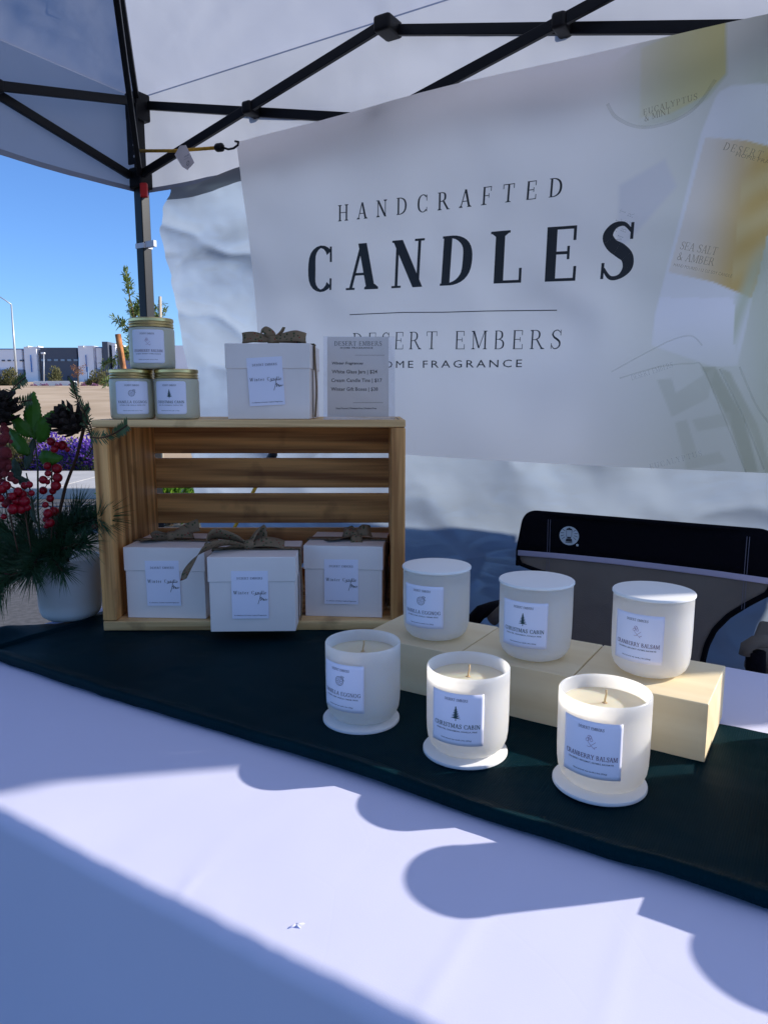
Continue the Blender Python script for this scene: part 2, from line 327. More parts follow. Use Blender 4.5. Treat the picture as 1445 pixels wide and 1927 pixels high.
# ------------------------------------------------------------------ palette
M_cloth = mat('white_tablecloth', (.64, .65, .84), .85, var=.02, vscale=3, bump=.05, bscale=1400, spec=.15)
M_runner = mat('dark_green_cloth', (.0007, .012, .019), .55, var=.2, vscale=6, spec=.08)
M_runner.node_tree.nodes['Principled BSDF'].inputs['Specular Tint'].default_value = (.25, .95, .9, 1)
M_frost = mat('frosted_white_glass', (.96, .945, .92), .30, sss=1.0, sssr=(.03, .028, .024), spec=.5, trans=.42, tcol=(.98, .965, .93))
M_wax = mat('cream_wax', (.88, .82, .64), .35, sss=1.0, sssr=(.02, .015, .008), spec=.5, trans=.35, tcol=(.95, .88, .70))
M_wick = mat('wick_cotton', (.62, .45, .25), .9)
M_lidwhite = mat('white_lid_metal', (.86, .86, .86), .42, spec=.5, bump=.05, bscale=300)
M_paper = mat('label_paper', (.83, .84, 1.0), .6, spec=.3)
M_ink = mat('ink_black', (.012, .013, .022), .5)
M_inkgrey = mat('ink_grey', (.12, .12, .17), .6)
M_inkgreen = mat('ink_green', (.03, .07, .08), .6)
M_inkpink = mat('ink_pink', (.42, .32, .44), .6)
M_inkmauve = mat('ink_mauve', (.16, .10, .17), .6)
M_block = wood('birch_block', (.80, .66, .42), (.88, .76, .52), 0, .7, knots=False)
M_black = mat('black_powder_coat', (.007, .008, .011), .42, spec=.3, bump=.06, bscale=400)
M_plasticblack = mat('black_plastic', (.006, .006, .008), .5, spec=.3)
M_box = mat('white_card', (.86, .79, .77), .62, var=.03, vscale=12, spec=.3)
M_pine_x = wood('pine_board_x', (.28, .11, .028), (.82, .42, .14), 0, 1)
M_pine_z = wood('pine_board_z', (.34, .14, .035), (.95, .51, .18), 2, 1)
M_pine_e = wood('pine_edge_x', (.46, .25, .09), (.95, .66, .32), 0, 1.2)

# ------------------------------------------------------------------ ground, street and sky setting
def gz(x, y):
    if y < 10.6: return 0.0
    if y < 60: t = (y - 10.6) / 49.4; return 2.35 * t ** 1.1 + .05 * fbm(x * .2, y * .2)
    return 2.35 + (y - 60) * .030
ys = [-200, -60, -20, -5, 2, 4, 6, 8, 9, 10, 10.6] + [10.6 + k * 1.2 for k in range(1, 42)] + [62, 66, 75, 90, 120, 160, 220, 320, 500, 900]
xs = [-900, -400, -200, -120, -80, -60] + [-50 + k * 1.5 for k in range(48)] + [24, 30, 45, 70, 120, 250, 500, 900]
vs = [(x, y, gz(x, y)) for y in ys for x in xs]; nx = len(xs)
fs = [(j * nx + i, j * nx + i + 1, (j + 1) * nx + i + 1, (j + 1) * nx + i) for j in range(len(ys) - 1) for i in range(nx - 1)]
M_dirt = mat('bare_dirt', (.46, .32, .18), .95, col2=(.60, .44, .27), vscale=.35, bump=.6, bscale=6)
tag(from_py('ground', vs, fs, M_dirt, smooth=True), kind='structure')
M_asph = mat('asphalt', (.10, .095, .09), .9, var=.2, vscale=30, bump=.6, bscale=150)
vs, fs = grid(30, 30, lambda a, b: (-60 + 120 * a, -30 + 38.2 * b, .004)); tag(from_py('road', vs, fs, M_asph), kind='structure')
M_conc = mat('pale_concrete', (.50, .47, .42), .85, var=.08, vscale=3, bump=.2, bscale=80)
k_ = MB(); k_.box(-60, 60, 8.2, 8.36, -.05, .13); tag(k_.build('kerb', M_conc, bevel=.02), kind='structure')
pv = empty('pavement', (0, 0, 0)); tag(pv, kind='structure')
me0 = None
for i in range(28):
    if me0 is None:
        o = boxo('concrete_slab', -.745, .745, 8.365, 10.3, -.05, .125, M_conc, pv, .008); me0 = o
    else:
        o = me0.copy(); COL.objects.link(o); o.parent = pv
    o.location = (-30 + i * 1.5, 0, 0)
# mulch strip with ground cover beyond the pavement
# ------------------------------------------------------------------ warehouse beyond the lot
M_wh = mat('warehouse_paint_pale', (.88, .88, .92), .8, var=.02, vscale=.2); M_whd = mat('warehouse_paint_slate', (.085, .10, .135), .7)
M_whg = mat('warehouse_paint_grey', (.19, .23, .32), .7); M_blue = mat('warehouse_trim_blue', (.05, .18, .48), .6); M_gl = mat('warehouse_glazing', (.22, .30, .40), .2)
BD = 150.0
wh = empty('warehouse', at(60, 720, BD), 0, 'long pale grey and slate warehouse with blue trim beyond the dirt lot', 'warehouse')
def whb(name, x0, x1, yt, yb, m, dy=0.0, depth=25.0):
    a, b = at(x0, yt, BD), at(x1, yb, BD)
    o = boxo(name, a.x - wh.location.x, b.x - wh.location.x, dy, depth, b.z - wh.location.z, a.z - wh.location.z, m, wh); return o
whb('wall_panel', -160, 45, 657.5, 732, M_wh, .3); whb('parapet_trim', -160, 45, 655.8, 657.4, M_blue, .2)
whb('wall_panel', 45.1, 73.8, 652.5, 732, M_wh); whb('wall_panel', 73.9, 147, 653.8, 732, M_whd, .5); whb('wall_panel', 147.1, 180, 650.5, 732, M_wh)
whb('wall_panel', 180.1, 195, 654.5, 732, M_wh, .3); whb('parapet_trim', 180.1, 195, 652.6, 654.4, M_blue, .2)
whb('tower_panel', 195.1, 210.5, 643.5, 732, M_whd, -.8); whb('wall_panel', 210.6, 222, 646.5, 732, M_wh)
whb('wall_panel', 222.1, 262, 652, 732, M_whg, .4); whb('wall_panel', 262.1, 420, 650, 732, M_wh, .2)
whb('lower_band', -160, 47, 695.5, 732, M_whg, -.15, 5); whb('lower_band', 181, 196, 694.5, 716, M_whg, -.15, 5)
for x in (60, 163.5): whb('trim_stripe', x - .6, x + .6, 668, 700, M_blue, -.25, 3)
whb('trim_stripe', 217, 218.2, 668, 700, M_blue, -.25, 3)
for x in (6, 17, 28, 40): whb('window', x - 3, x + 3, 677, 679.6, M_whd, .15, 3)
for x in (80, 92, 104.5, 117, 129.5, 141.5): whb('window', x - 3.8, x + 3.8, 675.5, 679.5, M_gl, .35, 3)
for x in (95, 112, 128): whb('dock_door', x - 2.4, x + 2.4, 707, 718, M_ink, .4, 3)
for x in (54, 73, 158, 178): whb('roof_cap', x - 1.2, x + 1.2, 651, 653.5, M_lidwhite, -.4, 2)
# low white wall on the crest of the lot
a, b = at(63, 717, 62), at(141, 728.5, 62)
tag(boxo('low_wall', a.x, b.x, 62, 62.6, b.z - .3, a.z, mat('white_stucco', (.8, .78, .74), .8), bevel=.03), 'low white wall standing on the crest of the dirt lot', 'wall')
# lamp post
M_galv = mat('galvanised_steel', (.50, .53, .56), .45, metal=.3)
lp = empty('street_lamp', at(33, 724, 70), 0, 'tall grey street lamp with a single arm at the left edge of the lot', 'street lamp')
L0 = Vector(lp.location); b_ = MB(); b_.tube([at(33, 724, 70) - L0, at(22, 573, 70) - L0], [.13, .07], 10); b_.build('post', M_galv, lp, True)
b_ = MB(); b_.tube([at(22, 573, 70) - L0, at(10, 564.5, 70) - L0, at(-4, 556, 70) - L0], [.06, .05, .045], 8); b_.build('arm', M_galv, lp, True)
b_ = MB(); p_ = at(-8, 555, 70) - L0; b_.box(p_.x - .45, p_.x + .2, -.15, .15, p_.z - .08, p_.z + .05); b_.build('lamp_head', M_galv, lp, bevel=.03)
b_ = MB(); b_.tube([(0, 0, -.3), (0, 0, .25)], [.22, .2], 12); b_.build('footing', M_conc, lp)
for (x, y0, y1, D, lab) in ((83, 665, 722, 110, 'thin pole with a small white light in front of the slate warehouse wall'), (166, 690, 724, 75, 'short bluish post in front of the warehouse by the blue stripe'), (149, 672, 722, 90, 'thin bare pole at the right edge of the slate warehouse wall')):
    pp = empty('pole', at(x, y1, D), 0, lab, 'pole'); P0_ = Vector(pp.location)
    b_ = MB(); b_.tube([(0, 0, -.5), at(x, y0, D) - P0_], [.10, .07], 8); b_.build('shaft', M_galv if x == 83 else mat('post_blue', (.12, .2, .32), .6), pp, True)
    if x == 83:
        b_ = MB(); q_ = at(x - 1.2, y0, D) - P0_; b_.box(q_.x - .25, q_.x + .25, -.2, .2, q_.z - .1, q_.z + .15); b_.build('lamp_head', M_lidwhite, pp, bevel=.03)

# foliage helpers: leaf = folded diamond
def leaf_add(b, p, d, up, L, W):
    d = d.normalized(); s_ = d.cross(up); s_ = s_.normalized() if s_.length > 1e-4 else d.orthogonal(); n_ = s_.cross(d)
    b.add([p, p + d * L * .35 + s_ * W / 2 + n_ * W * .15, p + d * L * .75 + s_ * W * .36 + n_ * W * .12, p + d * L - n_ * L * .1, p + d * L * .75 - s_ * W * .36 + n_ * W * .12, p + d * L * .35 - s_ * W / 2 + n_ * W * .15, p + d * L * .5],
          [(0, 1, 6), (1, 2, 6), (2, 3, 6), (3, 4, 6), (4, 5, 6), (5, 0, 6)])
def rv(): 
    while 1:
        v = Vector((random.uniform(-1, 1), random.uniform(-1, 1), random.uniform(-1, 1)))
        if .05 < v.length < 1: return v
def shrub(name, c, rx, rz, n, L, W, m, lab, cat, group=None, kind=None):
    e = empty(name, c, 0, lab, cat, group)
    cl = [(rv().normalized() * random.uniform(.35, .8), random.uniform(.25, .45)) for _ in range(14)]
    b = MB()
    for _ in range(n):
        q, r_ = random.choice(cl); p = q + rv() * r_
        p = Vector((p.x * rx, p.y * rx, abs(p.z * 1.0) * rz * 1.0)); d = p.normalized() + rv() * .6 + Vector((0, 0, .4))
        leaf_add(b, p, d, Vector((0, 0, 1)) + rv() * .5, L * random.uniform(.7, 1.3), W)
    o = b.build('foliage', m, e); o['kind'] = 'stuff'
    b = MB()
    for _ in range(6):
        d = rv(); b.tube([(0, 0, -.05), (d.x * rx * .3, d.y * rx * .3, rz * .35), (d.x * rx * .6, d.y * rx * .6, rz * .75)], [.012 * rx * 3, .01 * rx * 2, .004 * rx * 2], 5)
    b.build('stem', M_bark, e); return e
M_bark = mat('bark', (.13, .085, .05), .9, var=.3, vscale=20)
M_olive = mat('leaf_olive', (.115, .115, .045), .7, col2=(.20, .18, .08), vscale=2, trans=.25, tcol=(.2, .2, .07))
M_leafg = mat('leaf_green', (.10, .16, .05), .5, col2=(.19, .22, .08), vscale=3, trans=.4, tcol=(.35, .42, .10))
M_purple = mat('petal_purple', (.13, .05, .36), .7, col2=(.26, .13, .60), vscale=6, trans=.25, tcol=(.3, .15, .6))
M_magenta = mat('petal_magenta', (.28, .12, .24), .7)
M_shrubg = mat('leaf_dark', (.035, .06, .02), .6, col2=(.07, .09, .03), vscale=5)
M_dry = mat('leaf_rust', (.35, .16, .06), .7, trans=.3)
for i, (x, y, r_, lab) in enumerate([(21, 724, 2.0, 'olive bush on the lot crest behind the street lamp'), (104, 722, 1.7, 'olive bush growing behind the low white wall'), (184, 724, 1.9, 'olive bush on the lot crest right of the low white wall'), (-6, 726, 1.9, 'olive bush cut off by the left edge of the photo')]):
    shrub('desert_bush', at(x, y + 3, 63), r_ * .55, r_ * .78, 900, .22, .10, M_olive, lab, 'bush', 'olive bushes on the crest of the lot')
for i, (x, lab) in enumerate([(64, 'small mauve bush at the left end of the low white wall'), (85, 'small mauve bush against the left part of the low white wall'), (112, 'mauve bush against the middle of the low white wall'), (135, 'mauve bush at the right end of the low white wall'), (158, 'mauve bush just right of the low white wall'), (179, 'mauve bush at the foot of the right olive bush'), (203, 'mauve bush on the crest beside the brown stake')]):
    shrub('mauve_bush', at(x, 729, 60.5), .30 + .1 * (i % 2), .33, 260, .10, .06, M_magenta, lab, 'bush', 'mauve bushes along the crest of the lot')
def small_tree(c, h, n, spread, m, lab, cat='tree', L=.16):
    e = empty('young_tree', c, 0, lab, cat); b = MB(); b.tube([(0, 0, -.2), (.02, 0, h * .5), (0, 0, h * .95)], [.05, .035, .012], 6)
    tips = []
    for k in range(9):
        a = random.uniform(0, 6.28); z0 = h * random.uniform(.35, .8); q = Vector((math.cos(a), math.sin(a), .7)) * spread * random.uniform(.5, 1)
        b.tube([(0, 0, z0), Vector((0, 0, z0)) + q], [.02, .006], 5); tips.append(Vector((0, 0, z0)) + q)
    b.build('trunk', M_bark, e); b = MB()
    for _ in range(n):
        t = random.choice(tips); p = t + rv() * spread * .45; leaf_add(b, p, rv(), Vector((0, 0, 1)), L, L * .5)
    b.build('crown', m, e)['kind'] = 'stuff'; return e
small_tree(at(148, 726, 58), 1.5, 260, .55, M_dry, 'small rust coloured tree on the crest right of the white wall', L=.12)

# ------------------------------------------------------------------ purple flowering bush by the pavement
for i, (x, D, rx, rz, lab) in enumerate([(148, 11.2, .62, .70, 'bright purple flowering bush by the crate side behind the berry stems'), (95, 11.6, .60, .62, 'purple flowering bush behind the holly leaves'), (190, 11.0, .5, .6, 'purple flowering bush mostly hidden behind the wooden crate')]):
    c = at(x, 900, D); c.z = gz(0, D) + .02
    e = shrub('flowering_bush', c, rx, rz, 1500, .05, .035, M_purple, lab, 'bush', 'purple flowering bushes beyond the pavement')
    b = MB()
    for _ in range(900):
        p = rv(); p = Vector((p.x * rx * .8, p.y * rx * .8, abs(p.z) * rz * .75)); leaf_add(b, p, rv() + Vector((0, 0, .5)), Vector((0, 0, 1)), .06, .03)
    b.build('leaves', M_shrubg, e)['kind'] = 'stuff'
shrub('dry_grass_clump', at(45, 885, 11.4) * 1.0, .45, .55, 900, .14, .02, M_olive, 'dry straw coloured grass clump behind the holly stems', 'plant')
c = at(312, 858, 6.4); c.z = 0
shrub('low_green_shrub', Vector((c.x, c.y, 0)), .55, .58, 1500, .07, .035, mat('leaf_bright', (.08, .17, .02), .6, trans=.4, tcol=(.3, .5, .05)), 'bright green low shrub glimpsed through the crate slats', 'bush')

# ------------------------------------------------------------------ staked sapling beyond the tent leg
SD = 8.0
sp = empty('sapling', at(262, 950, SD), 0, 'leafy green sapling behind the tent leg and the stacked tins', 'tree'); SP = Vector((sp.location.x, sp.location.y, 0)); sp.location = SP
b = MB(); top = at(238, 512, SD) - SP
trunk = [(0, 0, -.05), at(266, 800, SD) - SP, at(262, 640, SD) - SP, at(246, 570, SD) - SP, top]; b.tube(trunk, [.028, .024, .016, .009, .003], 7)
br = []
for (x0, y0, x1, y1) in [(262, 640, 218, 600), (262, 660, 196, 686), (264, 700, 200, 720), (258, 620, 300, 575), (262, 640, 306, 590), (254, 600, 268, 556), (264, 720, 300, 700), (262, 690, 226, 650), (262, 670, 244, 640), (264, 650, 250, 610), (250, 585, 262, 590), (262, 600, 296, 600), (266, 740, 230, 735)]:
    q0 = at(x0, y0, SD) - SP; q1 = at(x1, y1, SD + random.uniform(-.3, .3)) - SP; br.append((q0, q1)); b.tube([q0, (q0 + q1) / 2 + Vector((0, 0, .03)), q1], [.010, .007, .003], 5)
br.append((Vector(trunk[3]), top)); br.append((Vector(trunk[2]), Vector(trunk[3])))
b.build('trunk', M_bark, sp, True); b = MB()
for q0, q1 in br:
    L_ = (q1 - q0).length; n_ = int(26 + L_ * 190)
    for k in range(n_):
        t = random.uniform(.15, 1.03); p = q0.lerp(q1, t) + rv() * .035; d = (q1 - q0).normalized() * .5 + rv() * .9
        leaf_add(b, p, d, Vector((0, 0, 1)) + rv() * .4, random.uniform(.055, .085), random.uniform(.016, .024))
b.build('leaves', M_leafg, sp)['kind'] = 'stuff'
M_stake = mat('orange_brown_stake', (.42, .16, .05), .7, var=.35, vscale=12, bump=.5, bscale=40); M_stake2 = mat('pale_lodge_pole', (.55, .45, .32), .8)
for (x0, y0, x1, y1, m, lab) in ((222.5, 629, 268, 930, M_stake, 'rusty orange brown wooden stake leaning left of the stacked tins'), (301.5, 558, 305, 940, M_stake2, 'pale upright tree stake beside the silver wall edge')):
    p1 = at(x0, y0, SD - .25); p0 = at(x1, y1, SD - .25); b = MB(); e = empty('tree_stake', p0 + Vector((0, 0, 0)), 0, lab, 'stake'); r_ = .032 if m is M_stake else .016
    b.tube([p0 - p0 - Vector((0, 0, .2)), (p1 - p0) * .5 + Vector((.006, 0, 0)), p1 - p0], [r_ * 1.1, r_, r_ * .95], 10); b.build('pole', m, e, True)
    b = MB(); q_ = (p1 - p0) * .62; b.tube([q_ - Vector((0, 0, .02)), q_ + Vector((0, 0, .02))], r_ * 1.25, 10); b.build('tie', M_plasticblack, e, True)

# ------------------------------------------------------------------ canopy tent
tent = empty('canopy_tent', UV(PU, PV, 0), 0, 'pop-up canopy tent with white fabric roof and black folding frame over the stall', 'tent')
TO = Vector(tent.location)
def tl(u, v, z): return UV(PU + u, PV + v, z) - TO      # tent coordinates: u along back wall, v negative towards the viewer
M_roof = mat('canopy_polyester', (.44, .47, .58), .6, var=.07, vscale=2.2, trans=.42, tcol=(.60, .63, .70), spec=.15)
nr, lr = M_roof.node_tree.nodes, M_roof.node_tree.links; pr_n = None
for sc_, st_r, di_ in ((1.6, .6, .06), (5, .35, .015)):
    t = nr.new('ShaderNodeTexNoise'); t.inputs['Scale'].default_value = sc_; t.inputs['Detail'].default_value = 3; t.inputs['Distortion'].default_value = .2; lr.new(nr[M_roof['_map']].outputs[0], t.inputs[0])
    bp = nr.new('ShaderNodeBump'); bp.inputs['Strength'].default_value = st_r; bp.inputs['Distance'].default_value = di_; lr.new(t.outputs[0], bp.inputs['Height'])
    if pr_n is not None: lr.new(pr_n, bp.inputs['Normal'])
    pr_n = bp.outputs[0]
lr.new(pr_n, nr['Principled BSDF'].inputs['Normal']); lr.new(pr_n, nr['Translucent BSDF'].inputs['Normal'])
for (u, v) in ((0, 0), (TL, 0), (0, -TL), (TL, -TL)):
    b = MB(); p = tl(u, v, 0); x_ = Vector((CA, SA, 0))
    b.bar(p, p + Vector((0, 0, 1.85)), .036, .036, up=x_); lg = b.build('leg', M_black, tent, bevel=.003)
    b = MB(); b.bar(p + Vector((0, 0, 1.7)), p + Vector((0, 0, 2.06)), .028, .028, up=x_); b.build('leg_upper_tube', M_galv if u else M_black, lg, bevel=.002)
    b = MB(); b.bar(p + Vector((0, 0, 1.79)), p + Vector((0, 0, 1.855)), .055, .055, up=x_); sl_ = b.build('slider', M_plasticblack, lg, bevel=.006)
    b = MB(); b.bar(p + Vector((0, 0, 2.0)), p + Vector((0, 0, 2.085)), .058, .058, up=x_); b.build('corner_bracket', M_plasticblack, lg, bevel=.006)
    b = MB(); b.bar(p + Vector((0, 0, .0)), p + Vector((0, 0, .008)), .12, .12, up=x_); b.build('foot_plate', M_galv, lg)
    if (u, v) == (0, 0):
        M_red = mat('red_button', (.6, .02, .02), .4); q = tl(.036, -.02, 1.79)
        b = MB(); b.box(q.x - .012, q.x + .012, q.y - .008, q.y + .008, 1.755, 1.80); b.build('release_button', M_red, lg, bevel=.004)
        b = MB(); q = tl(.012, -.035, 0)
        b.bar(q + Vector((0, 0, 1.86)), q + Vector((0, 0, 2.04)), .05, .006, up=Vector((-SA, CA, 0))); b.build('slotted_plate', M_plasticblack, lg)
        b = MB()
        for k in range(5): qq = tl(.020, -.040, 1.88 + k * .035); b.tube([qq, qq + (UV(0, -.001))], .004, 8)
        b.build('bolt', M_galv, lg)
        b = MB(); q = tl(0, 0, 1.60); b.bar(q, q + Vector((0, 0, .016)), .039, .039, up=x_); q2 = tl(.06, -.005, 1.611); b.bar(tl(.02, -.005, 1.611), q2, .012, .02); b.build('wall_strap', mat('white_webbing', (.7, .72, .8), .8), lg)
def truss(a, b_, j=.93):
    """scissor bars between two corners given in tent (u, v)"""
    a, b_ = Vector(a), Vector(b_); L_ = (b_ - a).length; d = (b_ - a) / L_; n_ = Vector((-d.y, d.x)) * .018
    st = [.03, .03 + j, .03 + 2 * j, L_ - .03]
    for i in range(3):
        s0, s1 = st[i], st[i + 1]; lo, hi = (1.83, 2.05)
        za, zb = (hi, lo)
        p0 = a + d * s0; p1 = a + d * s1
        for off, z0, z1 in ((n_, za, zb), (-n_, zb, za)):
            z0_ = z0 if not (i == 2) else z0; m = MB()
            m.bar(tl(p0.x + off.x, p0.y + off.y, z0), tl(p1.x + off.x, p1.y + off.y, z1), .013, .026); m.build('truss_bar', M_black, tent, bevel=.002)
        pm = a + d * (s0 + s1) / 2; m = MB(); m.bar(tl(pm.x - n_.x * 1.9, pm.y - n_.y * 1.9, 1.94), tl(pm.x + n_.x * 1.9, pm.y + n_.y * 1.9, 1.94), .034, .036); m.build('pivot_joint', M_plasticblack, tent, bevel=.008)
        if i < 2:
            for zz in (1.83, 2.05): m = MB(); m.bar(tl(p1.x - n_.x * 2, p1.y - n_.y * 2, zz), tl(p1.x + n_.x * 2, p1.y + n_.y * 2, zz), .05, .04); m.build('hinge_joint', M_plasticblack, tent, bevel=.008)
truss((0, 0), (TL, 0)); truss((0, 0), (0, -TL)); truss((TL, 0), (TL, -TL)); truss((0, -TL), (TL, -TL))
PK = 2.86
for (u, v, su, sv) in ((0, 0, 1, -1), (TL, 0, -1, -1), (0, -TL, 1, 1), (TL, -TL, -1, 1)):     # corner to centre struts
    c0 = (u, v)
    m = MB(); m.bar(tl(u, v, 2.06), tl(u + su * .72, v + sv * .72, 2.40), .016, .024); m.bar(tl(u + su * .72, v + sv * .72, 2.40), tl(TL / 2 - su * .03, -TL / 2 - sv * .03, 2.70), .016, .024); m.build('roof_strut', M_black, tent, bevel=.002)
    m = MB(); m.bar(tl(u + su * .02, v + sv * .02, 1.83), tl(u + su * .70, v + sv * .70, 2.38), .016, .022); m.build('roof_brace', M_black, tent, bevel=.002)
m = MB(); m.bar(tl(TL / 2, -TL / 2, 2.35), tl(TL / 2, -TL / 2, PK - .03), .03, .03, up=(1, 0, 0)); m.build('centre_pole', M_black, tent)
E_ = .03
pk = (TL / 2, -TL / 2); cs = [(-E_, E_), (TL + E_, E_), (TL + E_, -TL - E_), (-E_, -TL - E_)]
for i in range(4):
    a, b_ = Vector(cs[i]), Vector(cs[(i + 1) % 4]); c_ = Vector(pk); out_ = ((a + b_) / 2 - c_).normalized() * E_
    N = 60; VS = []; FS = []
    def rp(s, t):
        q = a.lerp(b_, s).lerp(c_, t); k = s * (1 - s) * 4
        z = 2.085 + (PK - 2.085) * t - .05 * math.sin(math.pi * t) * k
        edge = min(s, 1 - s) * (1 - t) * 3
        wr = .010 * fbm(q.x * 1.6 + 9 * i, q.y * 1.6, t, 2) * min(1, edge * 6) * min(1, t * 8)
        rad = math.atan2(t * 1.5 + .02, s * 3) if s < .5 else math.atan2(t * 1.5 + .02, (1 - s) * 3)
        dd = math.hypot(t * 1.5, min(s, 1 - s) * 3)
        z = z + wr + .006 * math.sin(rad * 24 + 2 * i) * math.exp(-dd * 1.6) * min(1, dd * 5) * min(1, min(s, 1 - s) * 12) * min(1, t * 8)
        return tl(q.x, q.y, z)
    vs, fs = grid(N, N, lambda s, t: rp(s, t * .999))
    from_py('roof_panel', vs, fs, M_roof, tent, True)
    def vp(s, t):
        q = a.lerp(b_, s); drop = .30 if i != 1 else .20; z = 2.090 - t * (drop + .0025) - .02 * t * math.sin(s * math.pi)
        n_ = (out_.normalized()) * (.010 * math.sin(s * 26 + i) + .012 * fbm(s * 9, t * 2, i)) * min(1, t * 2) * min(1, min(s, 1 - s) * 14)
        hemlift = .0
        return tl(q.x + n_.x, q.y + n_.y, z + hemlift)
    vs, fs = grid(90, 10, vp); from_py('valance', vs, fs, M_roof, tent, True)
    vs, fs = grid(90, 1, lambda s, t: Vector(vp(s, .955 + t * .05)) - (tl(out_.x, out_.y, 0) - tl(0, 0, 0)).normalized() * .0015); from_py('valance_hem', vs, fs, mat('hem', (.30, .33, .42), .7, trans=.2), tent, True)

# ------------------------------------------------------------------ silver sidewall on the back of the tent
WV = PV + .004
M_silver = mat('silver_coated_polyester', (.10, .135, .21), .32, metal=.25, var=.04, vscale=3, trans=.36, tcol=(.62, .74, .90), spec=.6)
nw, lw = M_silver.node_tree.nodes, M_silver.node_tree.links; mpw = nw[M_silver['_map']]; prevn = None
def wall_bump(scale, sx, sy, sz, strength, dist, ridge):
    global prevn
    m2 = nw.new('ShaderNodeMapping'); m2.inputs['Scale'].default_value = (sx, sy, sz); m2.inputs['Rotation'].default_value = (0, R(25 if ridge else -30), R(31.8)); lw.new(mpw.outputs[0], m2.inputs[0])
    t = nw.new('ShaderNodeTexNoise'); t.inputs['Scale'].default_value = scale; t.inputs['Detail'].default_value = 3; t.inputs['Distortion'].default_value = .8; lw.new(m2.outputs[0], t.inputs[0]); h = t.outputs[0]
    if ridge:
        a = nw.new('ShaderNodeMath'); a.operation = 'SUBTRACT'; a.inputs[1].default_value = .5; lw.new(h, a.inputs[0]); b2 = nw.new('ShaderNodeMath'); b2.operation = 'ABSOLUTE'; lw.new(a.outputs[0], b2.inputs[0])
        c = nw.new('ShaderNodeMapRange'); c.inputs['From Max'].default_value = .05; c.inputs['To Min'].default_value = 1; c.inputs['To Max'].default_value = 0; lw.new(b2.outputs[0], c.inputs['Value']); h = c.outputs[0]
    bp = nw.new('ShaderNodeBump'); bp.inputs['Strength'].default_value = strength; bp.inputs['Distance'].default_value = dist; lw.new(h, bp.inputs['Height'])
    if prevn is not None: lw.new(prevn, bp.inputs['Normal'])
    prevn = bp.outputs[0]
wall_bump(1.3, 1, 1, 2.6, .6, .09, False); wall_bump(1.1, 1, 1, 2.2, .45, .005, True); wall_bump(4.5, 1, 1, 3.0, .35, .012, False)
lw.new(prevn, nw['Principled BSDF'].inputs['Normal'])
def lerp_tab(tab, z):
    tab = sorted(tab)
    if z <= tab[0][0]: return tab[0][1]
    for (a, p), (b, q) in zip(tab[:-1], tab[1:]):
        if z <= b: t = (z - a) / (b - a); t = t * t * (3 - 2 * t); return p + (q - p) * t
    return tab[-1][1]
LE = [(0, .24), (.9, .20), (1.0, .19), (1.2, .165), (1.33, .16), (1.42, .155), (1.5, .125), (1.6, .09), (1.66, .075), (1.72, .10), (1.78, .135)]
def wallp(s, t):
    z = t * 1.785; u0 = lerp_tab(LE, z); u = u0 + (TL - .02 - u0) * s
    d = .030 * fbm(u * 1.3, z * 1.8, 1, 2) + .014 * fbm(u * 1.6 - z * 3.2, z * 4.0, 2, 2) + .0045 * fbm(u * 6 + 3 * z, z * 9 - 2 * u, 3, 3) + .016 * (1 - abs(fbm(u * 2.2 + z * 2, z * 3.5 - u, 8, 2))) ** 6
    d += .016 * math.sin((u * .9 + z * 2.6) * 4.2 + 2 * fbm(u, z, 5)) * math.exp(-((u - .35) / .5) ** 2)
    z2 = z - (.010 * math.sin(u * 9) + .012 * math.sin(math.pi * ((u * 1.07) % 1))) * t ** 6
    return UV(PU + u, WV - .012 + d, z2)
vs, fs = grid(260, 200, wallp)
sw = from_py('sidewall', vs, fs, M_silver, None, True); tag(sw, 'silver fabric sidewall hanging behind the banner and chair', 'tent wall')
vs, fs = grid(200, 3, lambda s, t: Vector(wallp(s, 0.982 + t * .022)) + UV(0, -.003)); from_py('hem_band', vs, fs, mat('hem_grey', (.30, .32, .35), .38, metal=.35, trans=.12, tcol=(.5, .5, .5)), sw, True)

# ------------------------------------------------------------------ banner
BV = PV - .06
def bp2(x, y): p = onv(x, y, BV); a = uv(p); return (a[0] - PU, p.z)
def bdisp(u, z): return .012 * fbm(u * 1.3 + 4, z * 1.6, 7, 2) + .0035 * math.sin((u * 1.4 - z * 1.8) * 6 + 2 * fbm(u, z, 9)) + .0015 * fbm(u * 9, z * 9, 3)
def bpt(u, z, l=0.0): return UV(PU + u, BV - bdisp(u, z) - l, z)
bTL, bBL = (.480, 1.837), (.568, .968)
bTR, bBR = (2.16, 1.822), (2.16, .948)
def bmap(s, t):
    x0 = bBL[0] + (bTL[0] - bBL[0]) * t ** 1.0 + .008 * math.sin(math.pi * t); zb = bBL[1] + (bBR[1] - bBL[1]) * s - .010 * math.sin(math.pi * s); zt = bTL[1] + (bTR[1] - bTL[1]) * s + .012 * math.sin(math.pi * s) 
    u = x0 + (bTR[0] - x0) * s; return u, zb + (zt - zb) * t
def ss(a, b, x): t = max(0, min(1, (x - a) / (b - a))); return t * t * (3 - 2 * t)
def inpoly(x, y, P, soft):
    d = 1e9; ins = False; n = len(P)
    for i in range(n):
        x0, y0 = P[i]; x1, y1 = P[(i + 1) % n]
        if (y0 > y) != (y1 > y) and x < (x1 - x0) * (y - y0) / (y1 - y0) + x0: ins = not ins
        dx, dy = x1 - x0, y1 - y0; t = max(0, min(1, ((x - x0) * dx + (y - y0) * dy) / (dx * dx + dy * dy))); d = min(d, math.hypot(x - x0 - t * dx, y - y0 - t * dy))
    d = d if ins else -d; return ss(-soft, soft, d)
def mixc(a, b, t): return tuple(p + (q - p) * t for p, q in zip(a, b))
WHT = (.97, .92, .92)
